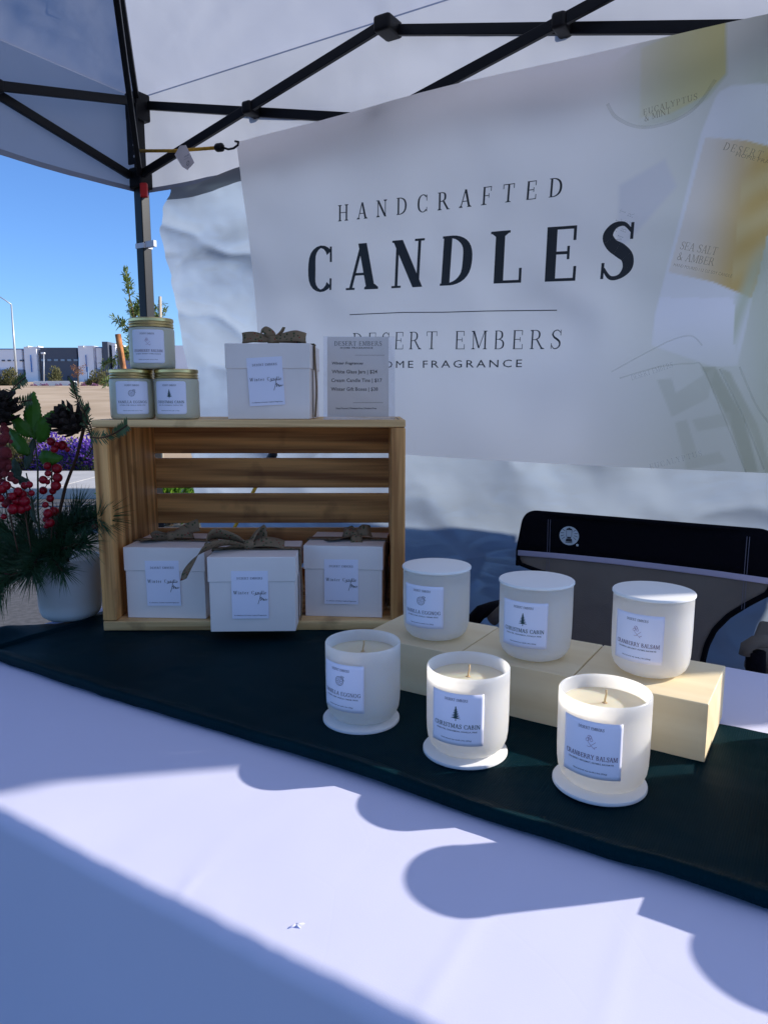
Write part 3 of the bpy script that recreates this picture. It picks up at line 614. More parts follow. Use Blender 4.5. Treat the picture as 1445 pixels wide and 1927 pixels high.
B_bottle = [(1352, 172), (1375, 160), (1430, 155), (1500, 160), (1500, 380), (1445, 420), (1386, 688), (1340, 690), (1225, 650), (1232, 590), (1318, 250), (1344, 185)]
B_label = [(1326, 258), (1400, 262), (1500, 285), (1500, 330), (1412, 560), (1340, 530), (1257, 512)]
B_jar = [(1135, 130), (1230, 60), (1366, 20), (1368, 140), (1330, 186), (1270, 226), (1210, 240), (1160, 225), (1138, 190)]
B_jlab = [(1205, 90), (1364, 20), (1365, 138), (1325, 180), (1260, 215), (1204, 222)]
B_strip = [(1318, 690), (1345, 690), (1400, 790), (1425, 890), (1400, 890), (1372, 800)]
B_strip2 = [(1352, 692), (1372, 700), (1424, 800), (1450, 890), (1438, 890), (1412, 815)]
B_card = [(1165, 350), (1250, 300), (1272, 350), (1180, 455), (1160, 470)]
B_E1 = [(1235, 715), (1262, 712), (1270, 740), (1345, 690), (1330, 750), (1262, 785)]
B_E2 = [(1268, 795), (1290, 790), (1312, 860), (1350, 850), (1365, 870), (1290, 885)]
B_E3 = [(1300, 790), (1372, 775), (1375, 800), (1310, 812)]
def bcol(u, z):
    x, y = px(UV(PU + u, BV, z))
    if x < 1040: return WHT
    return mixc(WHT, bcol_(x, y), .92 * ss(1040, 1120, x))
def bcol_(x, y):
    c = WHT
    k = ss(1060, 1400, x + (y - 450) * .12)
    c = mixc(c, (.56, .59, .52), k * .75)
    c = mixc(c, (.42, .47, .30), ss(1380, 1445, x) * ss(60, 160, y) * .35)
    c = mixc(c, (.45, .50, .28), inpoly(x, y, B_jar, 3) * .5 * ss(1130, 1280, x))
    c = mixc(c, (.66, .60, .26), inpoly(x, y, B_jlab, 2.5) * (.25 + .75 * ss(1190, 1370, x)))
    c = mixc(c, (.68, .67, .76), inpoly(x, y, B_card, 6) * .6)
    if inpoly(x, y, B_bottle, 2.5) > 0:
        bc = mixc((.86, .85, .92), (.72, .76, .76), ss(1330, 1440, x - (y - 400) * .1) * .5)
        t_ = inpoly(x, y, B_bottle, 2.5); c = mixc(c, bc, t_ * (.85 if y < 560 else .85 * ss(720, 560, y) + .3))
        lc = mixc((.80, .73, .68), (.62, .42, .12), ss(1290, 1420, x + (y - 400) * .22))
        if x > 1395 + (330 - y) * .1: lc = mixc(lc, (.72, .60, .30), .5 * (0.5 + .5 * math.sin(y * .09 + x * .05)))
        c = mixc(c, lc, inpoly(x, y, B_label, 1.6))
    for P in (B_strip,): c = mixc(c, (.42, .44, .34), inpoly(x, y, P, 3) * .85)
    c = mixc(c, (.46, .48, .38), inpoly(x, y, B_strip2, 2.5) * .8)
    for P in (B_E1, B_E2, B_E3): c = mixc(c, (.54, .55, .47), inpoly(x, y, P, 2) * .55)
    c = mixc(c, (.50, .54, .38), ss(25, 0, abs((x - 1400) * .9 + (y - 560) * .35)) * .8 * ss(430, 520, y) * ss(700, 650, y) if x > 1380 else 0)
    return c
NX, NY = 420, 240
st_ = []
for j in range(NY + 1):
    for i in range(NX + 1): st_.append(bmap(i / NX, j / NY))
vs = [bpt(u, z) for u, z in st_]; _, fs = grid(NX, NY, lambda a, b: (0, 0, 0))
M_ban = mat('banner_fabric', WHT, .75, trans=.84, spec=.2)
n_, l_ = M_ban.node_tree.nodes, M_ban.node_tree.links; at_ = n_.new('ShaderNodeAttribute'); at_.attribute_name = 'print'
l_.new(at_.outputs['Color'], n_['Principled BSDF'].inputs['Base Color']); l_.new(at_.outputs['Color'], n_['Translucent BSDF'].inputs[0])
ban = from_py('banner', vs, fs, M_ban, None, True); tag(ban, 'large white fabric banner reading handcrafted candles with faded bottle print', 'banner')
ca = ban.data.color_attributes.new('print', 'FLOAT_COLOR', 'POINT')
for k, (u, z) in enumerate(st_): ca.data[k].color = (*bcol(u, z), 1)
def btext(name, P, x0, y0, x1, y1, m):
    lift = .0004 if name.startswith('ghost') else .0012
    """P laid out on a unit baseline: P = function(width) -> polys; endpoints of the baseline given in the photo"""
    a, b = bp2(x0, y0), bp2(x1, y1); W_ = math.hypot(b[0] - a[0], b[1] - a[1]); ang = math.atan2(b[1] - a[1], b[0] - a[0])
    Q = moved(P(W_), (a[0] + b[0]) / 2, (a[1] + b[1]) / 2, ang)
    if name == 'letter':
        groups = {}
        ctr = []
        rest = Q
        for g, q in zip(LETTER_ID, Q): groups.setdefault(g, []).append(q)
        for g in sorted(groups): put2d('letter', groups[g], lambda x, y, l: bpt(x, y, lift + l), m, ban)
        return
    return put2d(name, Q, lambda x, y, l: bpt(x, y, lift + l), m, ban)
M_bink = mat('banner_ink', (.022, .026, .036), .6); M_gink = mat('ghost_ink', (.5, .5, .5), .7, trans=.5, alpha=.30); M_gink2 = mat('ghost_ink_gold', (.36, .30, .2), .7, trans=.4, alpha=.55)
btext('letter', lambda W_: serif('HANDCRAFTED', FONT_REG, .041, W_), 636, 417, 1061, 371, M_bink)
btext('letter', lambda W_: serif('CANDLES', FONT_BOLD, .119, W_), 574, 549, 1190, 524, M_bink)
btext('rule', lambda W_: polyline([(-W_ / 2, 0), (-W_ * .2, .002), (0, 0), (W_ * .2, .001), (W_ / 2, 0)], .0022), 657, 592, 1048, 584, M_bink)
btext('letter', lambda W_: serif('DESERT EMBERS', FONT_LIGHT, .044, W_), 663, 658, 1057, 657, M_bink)
btext('tagline', lambda W_: sans('HOME FRAGRANCE', .018, W_, space=1.35), 706, 693, 983, 691, M_bink)
btext('ghost_lettering', lambda W_: serif('EUCALYPTUS', FONT_REG, .012, W_), 1210, 218, 1312, 187, M_gink2)
btext('ghost_lettering', lambda W_: serif('& MINT', FONT_REG, .012, W_), 1212, 230, 1262, 214, M_gink2)
btext('ghost_lettering', lambda W_: serif('DESERT EMBERS', FONT_REG, .014, W_), 1358, 280, 1520, 318, M_gink2)
btext('ghost_lettering', lambda W_: sans('HOME FRAGRANCE', .007, W_), 1382, 292, 1500, 320, M_gink2)
btext('ghost_lettering', lambda W_: serif('SEA SALT', FONT_REG, .0155, W_), 1277, 468, 1346, 480, M_gink2)
btext('ghost_lettering', lambda W_: serif('& AMBER', FONT_REG, .0155, W_), 1271, 488, 1341, 500, M_gink2)
btext('ghost_lettering', lambda W_: sans('HAND POURED / 12 OZ SOY CANDLE', .006, W_), 1266, 500, 1375, 522, M_gink2)
btext('ghost_lettering', lambda W_: serif('SALT', FONT_REG, .012, W_), 1152, 452, 1178, 396, M_gink)
btext('ghost_lettering', lambda W_: serif('AMBER', FONT_REG, .012, W_), 1160, 470, 1193, 402, M_gink)
btext('ghost_lettering', lambda W_: serif('DESERT EMBERS', FONT_REG, .011, W_), 1188, 716, 1266, 690, M_gink)
btext('ghost_lettering', lambda W_: serif('EUCALYPTUS', FONT_REG, .012, W_), 1222, 884, 1320, 858, M_gink)
def bpoly(pts, w_, m):
    P = [bp2(x, y) for x, y in catmull([tuple(map(float, q)) for q in pts], 6)]
    put2d('ghost_outline', polyline(P, w_), lambda x, y, l: bpt(x, y, .0004 + l), m, ban)
M_gl1 = mat('ghost_outline_ink', (.5, .5, .42), .7, trans=.6, alpha=.28)
for q, w_ in (([(1142, 195), (1160, 222), (1205, 240), (1262, 230), (1310, 200), (1345, 150)], .007), ([(1150, 700), (1200, 672), (1262, 640), (1300, 632), (1320, 650)], .003),
              ([(1165, 712), (1240, 690), (1300, 684), (1320, 690), (1350, 760), (1402, 890)], .003), ([(1352, 694), (1395, 780), (1436, 884)], .0035), ([(1390, 690), (1420, 760), (1448, 800)], .004)): bpoly(q, w_, M_gl1)
# ------------------------------------------------------------------ bungee cords
M_bung = mat('yellow_bungee', (.62, .33, .02), .6, var=.2, vscale=60); M_metal = mat('dark_hook_wire', (.03, .03, .035), .35, metal=.8)
hk = bpt(.487, 1.826, .004)
bg1 = empty('bungee_cord', hk, 0, 'yellow bungee cord with a white tag hooking the banner corner to the tent leg', 'bungee cord')
a = onv(262, 284, PV - .05) - hk; b_ = onv(409, 278, BV - .01) - hk; c_ = onv(418, 277, BV - .01) - hk
m = MB(); m.tube([a, a.lerp(b_, .5) - Vector((0, 0, .004)), b_], .0052, 8); m.build('cord', M_bung, bg1, True)
m = MB(); m.tube([b_ - (c_ - b_) * .3, b_, c_, c_ + (c_ - b_) * .15], [.008, .012, .012, .006], 10); m.build('end_cap', M_plasticblack, bg1, True)
m = MB(); m.tube([c_, onv(430, 281, BV - .01) - hk, onv(440, 279, BV - .01) - hk, onv(448, 273, BV - .01) - hk, onv(449, 267, BV - .01) - hk, onv(443, 266, BV - .005) - hk], .0032, 8); m.build('hook', M_metal, bg1, True)
P = [onv(339, 274, BV - .02), onv(350, 273, BV - .02), onv(366, 306, BV - .03), onv(353, 320, BV - .03), onv(343, 314, BV - .03), onv(329, 291, BV - .02)]
m = MB(); nn = UV(0, .0008); m.add([p - hk for p in P] + [p - hk + nn for p in P], [tuple(range(6)), tuple(reversed(range(6, 12)))] + [(i, (i + 1) % 6, (i + 1) % 6 + 6, i + 6) for i in range(6)])
m.build('tag', M_box, bg1)
p0_ = onv(354, 307, BV - .0312) - hk; ex = (onv(358, 305, BV - .0312) - hk - p0_).normalized(); ez = Vector((0, 0, 1))
put2d('tag_lettering', ringp(0, 0, .006, .0012) + polyline([(-.004, -.004), (.004, .004)], .001) + moved(sans('WARNING', .004, .022), -.004, .02, .0) + moved(sans('DO NOT OVER STRETCH', .002, .022), -.005, .014), lambda x, y, l: p0_ + ex * x + ez * y - UV(0, l), M_inkgrey, bg1)
# lower corner cord, seen through the crate
lo = bpt(.578, .985, .004)
bg2 = empty('bungee_cord', lo, 0, 'yellow bungee cord slanting down behind the crate slats from the banner bottom corner', 'bungee cord')
q0 = onv(518, 848, BV - .02) - lo; q1 = onv(508, 866, BV - .02) - lo; q2 = onv(430, 1015, BV + .02) - lo; q3 = onv(380, 1130, BV + .02) - lo
m = MB(); m.tube([q1, q2, q3], .0055, 8); m.build('cord', M_bung, bg2, True); m = MB(); m.tube([q0, q0.lerp(q1, .3), q1, q1 + (q1 - q0) * .3], [.007, .013, .013, .008], 10); m.build('end_cap', M_plasticblack, bg2, True)
m = MB(); m.tube([q0, q0 + Vector((.01, 0, .012)), Vector((0, 0, 0))], .003, 6); m.build('hook', M_metal, bg2, True)

# ------------------------------------------------------------------ table, cloth and runner
TU0, TU1, TV0, TV1 = -1.03, .80, .311, 1.022
tb = empty('folding_table', UV((TU0 + TU1) / 2, .66, 0), R(-31.8), 'folding table hidden under the white cloth', 'table')
boxo('tabletop', -.905, .905, -.345, .355, .70, .742, mat('table_plastic', (.6, .6, .58), .5), tb, .01)
for sx in (-1, 1):
    for sy in (-1, 1):
        m = MB(); m.tube([(sx * .78, sy * .27, 0), (sx * .72, sy * .27, .70)], .013, 8); m.build('leg', M_galv, tb, True)
def clothprof(k):          # k 0..1 : drop at front .. top .. drop at back ; returns v, z, topweight
    r = .013; Lf, Lt, Lb = .62, TV1 - TV0, .6; tot = Lf + Lt + Lb; s = k * tot
    if s < Lf: return TV0, T - r - (Lf - s) * 1.0 + 0, 0, (Lf - s)
    s -= Lf
    if s < Lt:
        if s < r * 1.0: a = s / r * math.pi / 2; return TV0 + r - r * math.cos(a), T - r + r * math.sin(a), a / 1.57, 0
        if s > Lt - r: a = (Lt - s) / r * math.pi / 2; return TV1 - r + r * math.cos(a), T - r + r * math.sin(a), a / 1.57, 0
        return TV0 + s, T, 1, 0
    s -= Lt; return TV1, T - r - s, 0, s
ks = [i / 60 * .6 / 1.911 for i in range(61)]
ks += [(.6 + (i + 1) * .002) / 1.911 for i in range(22)] + [(.644 + (i + 1) * .02) / 1.911 for i in range(33)] + [(1.304 + (i + 1) * .003) / 1.911 for i in range(12)] + [(1.34 + (i + 1) * .057) / 1.911 for i in range(10)]
NXc = 460
def clothpt(u, k):
    v, z, tw, dr = clothprof(k)
    dv = 0
    if tw == 0: dv = -(.012 * dr * 2 * math.sin(u * 7 + 1.3) + .030 * min(dr, .5) * fbm(u * 1.8, dr, 3) + .006 * dr) * (1 if v < .6 else -1)
    zz = .0012 * fbm(u * 5, v * 5, 2) * tw
    zz += tw * (.0004 * math.exp(-((u + .179 + .004 * math.sin(v * 17)) / .006) ** 2) + .0003 * math.exp(-((u + .088 + .09 * (v - .4)) / .005) ** 2) * ss(.30, .36, v) * ss(.50, .42, v) + .0004 * math.exp(-((u + .37 + .35 * (v - .33)) / .004) ** 2) * ss(.42, .36, v))
    ed = .0015 * fbm(u * 16, 3, 1)
    return UV(u, v + dv + (ed if v < TV0 + .03 else 0), z + zz)
vs = [clothpt(TU0 + (TU1 - TU0) * i / NXc, k) for k in ks for i in range(NXc + 1)]
_, fs = grid(NXc, len(ks) - 1, lambda a, b: 0)
# end drops
base = len(vs)
cl = from_py('tablecloth', vs, fs, M_cloth, None, True); tag(cl, 'white tablecloth with hard-edged jar shadows covering the display table', 'tablecloth')
for uu, sg in ((TU0, -1), (TU1, 1)):
    vv, ff = grid(30, 12, lambda s, t: UV(uu + sg * (.001 + .012 * math.sin(s * 9) * t), TV0 + .004 + (TV1 - TV0 - .008) * s, T - .004 - t * .6)); from_py('end_drop', vv, ff, M_cloth, cl, True)
nm, lm = M_cloth.node_tree.nodes, M_cloth.node_tree.links                      # crease lines pressed into the cloth
bsdf = nm['Principled BSDF']; mp = nm[M_cloth['_map']]
def creases(sc, w_, off, strength, dist):
    v_ = nm.new('ShaderNodeTexVoronoi'); v_.feature = 'DISTANCE_TO_EDGE'; v_.inputs['Scale'].default_value = sc
    ns = nm.new('ShaderNodeTexNoise'); ns.inputs['Scale'].default_value = 1.6; mxv = nm.new('ShaderNodeVectorMath'); mxv.operation = 'MULTIPLY_ADD'; mxv.inputs[1].default_value = (.5, .5, .5)
    lm.new(mp.outputs[0], ns.inputs[0]); lm.new(ns.outputs['Color'], mxv.inputs[0]); ad = nm.new('ShaderNodeVectorMath'); ad.inputs[1].default_value = off
    lm.new(mp.outputs[0], ad.inputs[0]); lm.new(ad.outputs[0], mxv.inputs[2]); lm.new(mxv.outputs[0], v_.inputs['Vector'])
    r = nm.new('ShaderNodeMapRange'); r.inputs['From Min'].default_value = 0; r.inputs['From Max'].default_value = w_
    lm.new(v_.outputs['Distance'], r.inputs['Value']); bp = nm.new('ShaderNodeBump'); bp.inputs['Strength'].default_value = strength; bp.inputs['Distance'].default_value = dist
    lm.new(r.outputs[0], bp.inputs['Height']); old = bsdf.inputs['Normal'].links[0].from_socket; lm.new(old, bp.inputs['Normal']); lm.new(bp.outputs[0], bsdf.inputs['Normal'])
creases(5.5, .010, (1.7, 4.2, 0), .035, .0005)
ns = nm.new('ShaderNodeTexNoise'); ns.inputs['Scale'].default_value = 7; ns.inputs['Detail'].default_value = 4; lm.new(mp.outputs[0], ns.inputs[0])
bp_ = nm.new('ShaderNodeBump'); bp_.inputs['Strength'].default_value = .12; bp_.inputs['Distance'].default_value = .003; lm.new(ns.outputs[0], bp_.inputs['Height'])
lm.new(bsdf.inputs['Normal'].links[0].from_socket, bp_.inputs['Normal']); lm.new(bp_.outputs[0], bsdf.inputs['Normal'])
# small pinch of pulled thread
pc = on(557, 1740, T + .001); m = MB()
for a_, L_ in ((25, .006), (205, .006), (325, .004)):
    d = Vector((math.cos(R(a_)), math.sin(R(a_)), 0)); m.tube([pc - Vector((0, 0, .0001)), pc + d * L_ * .5 - Vector((0, 0, .0005)), pc + d * L_ - Vector((0, 0, .0012))], [.0010, .0007, .0003], 6)
m.build('pulled_thread', M_cloth, cl, True)

RZ = .0022
def runpt(s, t):
    u = -1.06 + 2.10 * s; vf = .519 + .0015 * math.sin(u * 11) + .002 * fbm(u * 6, 1); vb = .815 + .012 * fbm(u * 4, 5) + .13 * (1 - ss(-.47, -.40, u)) * ss(-.98, -.85, u)
    if u < -.9: vb -= (-.9 - u) * .8
    v = vf + (vb - vf) * t
    e = max(0, 1 - (v - vf) / .030); hem = .0115 * (e * e * (3 - 2 * e))
    z = T + RZ + hem + .0040 * abs(fbm(u * 6, v * 9, 4, 3)) + .0050 * (1 - abs(fbm(u * 3 + v * 2, v * 4 - u * 2, 9, 2))) ** 8 * ss(0, .3, (v - vf) / .1) 
    z += .0035 * max(0, math.sin((u * .8 - v * 1.3) * 26 + 3 * fbm(u * 2, v * 3))) ** 3 * ss(-.35, .0, u) * ss(.70, .6, v) * .35
    z = min(z, T + RZ + hem + .0022) if v > .545 and u > -.95 else z
    if u < TU0 + .06: z += .010 * math.sin((v - .5) * 24) * ss(TU0 + .06, TU0, u) + .004
    if u < TU0 + .004: z -= (TU0 + .004 - u) * 2.2
    return UV(u, v, z)
vs, fs = grid(460, 90, runpt); vs = [Vector(v) for v in vs]
# rolled front lip down to the cloth
lip = [[runpt(i / 460, 0) + UV(0, -.0018 * math.sin(a), -(1 - math.cos(a)) * .0) - Vector((0, 0, (.0115) * a / 3.0)) for i in range(461)] for a in (.8, 1.6, 2.4, 3.0)]
k0 = 0; prev = list(range(461))
for row in lip:
    b0 = len(vs); vs += row; cur = list(range(b0, b0 + 461)); fs += [(cur[i], cur[i + 1], prev[i + 1], prev[i]) for i in range(460)]; prev = cur
rn = from_py('table_runner', vs, fs, M_runner, None, True); tag(rn, 'very dark green ribbed cloth runner across the white table', 'table runner')
nn_, ll_ = M_runner.node_tree.nodes, M_runner.node_tree.links; wv = nn_.new('ShaderNodeTexWave'); wv.inputs['Scale'].default_value = 150; wv.inputs['Distortion'].default_value = .6
mp_ = nn_.new('ShaderNodeMapping'); mp_.inputs['Rotation'].default_value = (0, 0, R(31.8)); ll_.new(nn_[M_runner['_map']].outputs[0], mp_.inputs[0]); ll_.new(mp_.outputs[0], wv.inputs[0])
bp_ = nn_.new('ShaderNodeBump'); bp_.inputs['Strength'].default_value = .22; bp_.inputs['Distance'].default_value = .001; ll_.new(wv.outputs['Fac'], bp_.inputs['Height']); ll_.new(bp_.outputs[0], nn_['Principled BSDF'].inputs['Normal'])

TB = T + RZ + .0025           # where things stand on the runner
# ------------------------------------------------------------------ birch riser blocks
blk = None
BL_LAB = ['left pale birch block under the vanilla eggnog jar', 'middle pale birch block under the christmas cabin jar', 'right pale birch block with its sunlit end under the cranberry jar']
def block(u0, v0, u1, v1, lab, grp='pale birch display blocks'):
    e = MB(); hx, hy = (u1 - u0) / 2 - .0006, (v1 - v0) / 2; e.box(-hx, hx, -hy, hy, 0, .0585)
    o = e.build('display_block', M_block, None, bevel=.0012); o.location = UV((u0 + u1) / 2, (v0 + v1) / 2, TB - .001); o.rotation_euler = (0, 0, R(-31.8)); tag(o, lab, 'block', grp); return o
for i in range(3): block(-.4765 + .131 * i, .7125, -.3455 + .131 * i, .832, BL_LAB[i])
BT = TB + .0575
# ------------------------------------------------------------------ candles
def cyl(c, r, face):                     # label mapping on a cylinder, x along the arc, y up
    def f(x, y, l=0.0): a = face + x / r; return Vector((math.cos(a) * (r + l), math.sin(a) * (r + l), y))
    return f
def icon_polys(kind):
    if kind == 'eggnog':
        P = ringp(-.0008, 0, .0048, .0005) + ringp(-.0008, 0, .0036, .0003) + ringp(-.0008, 0, .0012, .0003, 10)
        for k in range(8): a = k * .785; P += polyline([(-.0008 + .0012 * math.cos(a), .0012 * math.sin(a)), (-.0008 + .0036 * math.cos(a), .0036 * math.sin(a))], .0003)
        P += polyline([(.0015, .0035), (.0035, .0055), (.005, .005), (.0035, .0035), (.0045, .0015), (.0055, .001)], .0005) + polyline([(.0015, .0035), (.001, .0055), (.003, .006)], .0004)
        return P
    if kind == 'tree':
        P = []
        for k in range(7):
            y = .0058 - k * .0017; w_ = .0009 + k * .00068
            P += [[(-w_, y - .0016), (0, y + .0006), (-w_ * .3, y - .0012)], [(w_, y - .0017), (w_ * .3, y - .0012), (0, y + .0006)], [(-w_ * .45, y - .0016), (w_ * .5, y - .0015), (0, y + .0006)]]
        return P + [[(-.0004, -.0082), (.0004, -.0082), (.0003, -.005), (-.0003, -.005)]]
    P = polyline([(-.001, .004), (-.002, .0), (.0005, -.003), (.004, -.006)], .0004) + ringp(-.0008, .0042, .0016, .0004, 10) + ringp(-.0025, .0018, .0013, .0004, 10) + ringp(.0008, .0018, .0012, .0004, 10)
    P += polyline([(.0005, -.003), (.003, -.001), (.0045, .0005)], .0004) + polyline([(.001, -.0035), (-.001, -.0045), (-.0028, -.004)], .0004) + polyline([(.003, -.005), (.0055, -.0035)], .0005) + polyline([(-.002, .003), (.0, .0055), (.0014, .0035)], .0004)
    return P
KIND = {'eggnog': ('VANILLA EGGNOG', 'NUTMEG, RUM, VANILLA, CREAM, SPICE', M_inkgrey), 'tree': ('CHRISTMAS CABIN', 'FRESH FIR, CINNAMON, VANILLA, PINE', M_inkgreen), 'cran': ('CRANBERRY BALSAM', 'CRANBERRY, BERGAMOT, NUTMEG, BALSAM FIR', M_inkmauve)}
def label_on(parent, r, face, x0, x1, z0, z1, kind, rounded=0.0, hs=1.0, foot='Hand poured soy candle | 8oz (226g)'):
    f = cyl(None, r, face); n = 14; m = MB(); w_ = (x1 - x0) / 2
    pts = []
    vv, ff = grid(20, 12, lambda s, t: f(x0 + (x1 - x0) * s, z0 + (z1 - z0) * t, .00035))
    if rounded:
        def cl_(s, t):
            x = (s - .5) * (x1 - x0); y = (t - .5) * (z1 - z0); hx, hy = (x1 - x0) / 2 - rounded, (z1 - z0) / 2 - rounded
            if abs(x) > hx and abs(y) > hy:
                dx, dy = abs(x) - hx, abs(y) - hy; mm = max(dx, dy); d = math.hypot(dx, dy); k = mm / d if d else 1; x = math.copysign(hx + dx * k, x); y = math.copysign(hy + dy * k, y)
            return f((x0 + x1) / 2 + x, (z0 + z1) / 2 + y, .00035)
        vv, ff = grid(24, 24, cl_)
    lb = from_py('label', vv, ff, M_paper, parent, True)
    md = lb.modifiers.new('thick', 'SOLIDIFY'); md.thickness = .0002; md.offset = -1
    H = z1 - z0; W_ = x1 - x0; nm_, sub, mk = KIND[kind]
    F = lambda x, y, l: f(x, y, .0005 + l)
    put2d('brand_lettering', moved(serif('DESERT EMBERS', FONT_TINY, .0025 * hs, W_ * .42), 0, z1 - H * .145), F, M_inkgrey, lb)
    put2d('emblem', [[(x * hs, y * hs + z1 - H * .36) for x, y in q] for q in icon_polys(kind)], F, M_inkgrey if kind == 'eggnog' else (M_inkgreen if kind == 'tree' else M_inkpink), lb)
    put2d('name_lettering', moved(serif(nm_, FONT_TINY, .0041 * hs, W_ * .87), 0, z0 + H * .335), F, mk, lb)
    put2d('small_lettering', moved(sans(sub, .00135 * hs, W_ * .76, bold=.02), 0, z0 + H * .265) + moved(sans(foot, .0012 * hs, W_ * .56, bold=.02), 0, z0 + H * .10), F, M_inkgrey, lb)
    return lb
RJ = .040; HJ = .0836
def glass_profile(closed):
    P = [(0, 0), (.022, 0), (.0275, .0006), (.0325, .003), (.0363, .0072), (.0384, .0125), (.0394, .0195), (.0398, .03), (.0400, .05), (.0400, .078), (.0399, HJ - .0012), (.0394, HJ - .0003), (.0387, HJ), (.0381, HJ - .0004), (.0377, HJ - .0014), (.0374, HJ - .006), (.0371, HJ - .0105), (.0366, HJ - .0125), (.035, HJ - .0132), (0, HJ - .0132)]
    return P
me_gl = None; me_wax = None; me_wick = None; me_lid = None
def wax_mesh():
    b = MB(); b.lathe([(.0372, HJ - .0118), (.0366, HJ - .0124), (.0350, HJ - .0126), (.02, HJ - .0125), (.006, HJ - .0122), (0, HJ - .0120)], 48); return b
def flat_lid():
    b = MB(); b.lathe([(0, 0), (.0385, 0), (.0405, .0004), (.0412, .0012), (.0412, .0030), (.0406, .0038), (.0396, .0040), (.0, .0038)], 72); return b
def jar(x, y, z, kind, delta, opened, lab, grp):
    global me_gl, me_wax, me_wick, me_lid
    e = empty('candle_jar', (x, y, z), 0, lab, 'candle', grp)
    def inst(name, me, builder, m, loc=(0, 0, 0), auto=None):
        if me is None: o = builder().build(name, m, e, True, auto=auto)
        else: o = link(name, me, None, e)
        o.location = loc; return o.data
    def gb(): b = MB(); b.lathe(glass_profile(0), 96); return b
    me_gl = inst('glass', me_gl, gb, M_frost)
    face = math.atan2(-y, -x) - R(delta)
    label_on(e, .0401, face, -.0262, .0262, .0192, .0695, kind)
    if opened:
        me_wax = inst('wax', me_wax, wax_mesh, M_wax)
        def wk(): b = MB(); b.tube([(0, 0, HJ - .014), (.0002, 0, HJ - .009), (.0012, .0003, HJ - .004), (.0010, .0006, HJ - .0005)], [.0011, .0009, .0009, .0010], 8); b.tube([(0, 0, HJ - .0122), (0, 0, HJ - .0114)], [.0026, .0016], 12); return b
        me_wick = inst('wick', me_wick, wk, M_wick)
    else:
        me_lid = inst('lid', me_lid, flat_lid, M_lidwhite, (0, 0, HJ - .0012), auto=40)
    return e
OP = 'open candles standing on their lids'; CLO = 'closed candles on the display blocks'
lid_labels = ['round white lid under the open vanilla eggnog candle', 'round white lid under the open christmas cabin candle', 'round white lid under the open cranberry balsam candle']
me_l2 = None
for i, (x, y, k, dl, lab) in enumerate([(-.0225, .7488, 'eggnog', 36, 'open vanilla eggnog candle in shade in front of the crate'), (.0815, .6763, 'tree', 15.5, 'open sunlit christmas cabin candle, middle of the front row'), (.1952, .6141, 'cran', 14.5, 'open sunlit cranberry balsam candle nearest the viewer')]):
    if me_l2 is None: o = flat_lid().build('jar_lid', M_lidwhite, None, True, auto=40); me_l2 = o.data
    else: o = link('jar_lid', me_l2)
    o.location = (x - .002, y - .001, TB - .001); tag(o, lid_labels[i], 'lid', 'white lids used as coasters')
    jar(x, y, TB + .0031, k, dl, True, lab, OP)
for (x, y, k, dl, lab) in [(.0632, .8571, 'eggnog', 25.5, 'closed vanilla eggnog candle on the left birch block'), (.1686, .7873, 'tree', 19, 'closed christmas cabin candle on the middle birch block'), (.2803, .7386, 'cran', 20.5, 'closed cranberry balsam candle on the right birch block')]:
    jar(x, y, BT + .0006, k, dl, False, lab, CLO)
# the display goes on to the right of the frame; it throws the big round shadows on the cloth
p = UV(0, 0)
block(.002, .5535, .133, .673, 'pale birch block just outside the right edge of the frame', 'pale birch blocks right of the frame'); block(.1335, .5535, .2645, .673, 'second pale birch block outside the right edge of the frame', 'pale birch blocks right of the frame')
for i in range(3):
    block(-.004 + .131 * i, .7125, .127 + .131 * i, .832, ['first', 'second', 'third'][i] + ' pale birch block of the back row outside the right frame edge', 'pale birch blocks right of the frame')
    p = UV(.062 + .13 * i, .765); jar(p.x, p.y, BT + .0006, ['eggnog', 'tree', 'cran'][i], 10, False, ['first', 'second', 'third'][i] + ' closed candle of the back row outside the right frame edge', 'closed candles right of the frame')
jar(.349, .534, BT + .0006, 'eggnog', 10, False, 'closed eggnog candle on the first block outside the right frame edge', 'closed candles right of the frame')
jar(.528, .454, BT + .0006, 'tree', 10, False, 'closed cabin candle on the second block outside the right frame edge', 'closed candles right of the frame')

# ------------------------------------------------------------------ wooden crate standing on its side
CX0, CX1, CY0, CY1, CZ1 = -.419, .031, 1.055, 1.292, .3135
cr = empty('wooden_crate', ((CX0 + CX1) / 2, CY0, TB - .001), R(.5), 'pine slat crate on its side used as a shelf for gift boxes', 'crate')
hw = (CX1 - CX0) / 2; D = CY1 - CY0
nails = []
boxo('end_panel', -hw, -hw + .021, .0, D - .010, .0155, CZ1 - .0115, M_pine_z, cr, .002)
boxo('end_panel', hw - .021, hw, .0, D - .010, .0155, CZ1 - .0115, M_pine_z, cr, .002)
for (y0, y1) in ((0, .068), (.080, .150), (.161, D - .010)):
    boxo('bottom_slat', -hw, hw, y0, y1, 0, .0150, M_pine_e, cr, .002)
    boxo('top_slat', -hw, hw, y0, y1, CZ1 - .011, CZ1, M_pine_e, cr, .002)
for (z0, z1) in ((.0, .1135), (.1235, .1765), (.1885, .2405), (.2535, .3025)):
    zt = [(.2495, .3115), (.1885, .2410), (.1255, .1785), (.052, .1165), (.0, .043)]
for z0, z1 in zt: boxo('back_slat', -hw + .0005, hw - .0005, D - .0095, D, z0, z1, M_pine_x, cr, .0015)
me_nail = None
for sx in (-hw + .010, hw - .010):
    for yy in (.015, .05, .095, .135):
        if me_nail is None: b = MB(); b.lathe([(0, .0005), (.0018, .0004), (.002, 0)], 8); o = b.build('nail', M_metal, cr); me_nail = o.data
        else: o = link('nail', me_nail, None, cr)
        o.location = (sx, yy, CZ1)
CT = TB - .001 + CZ1
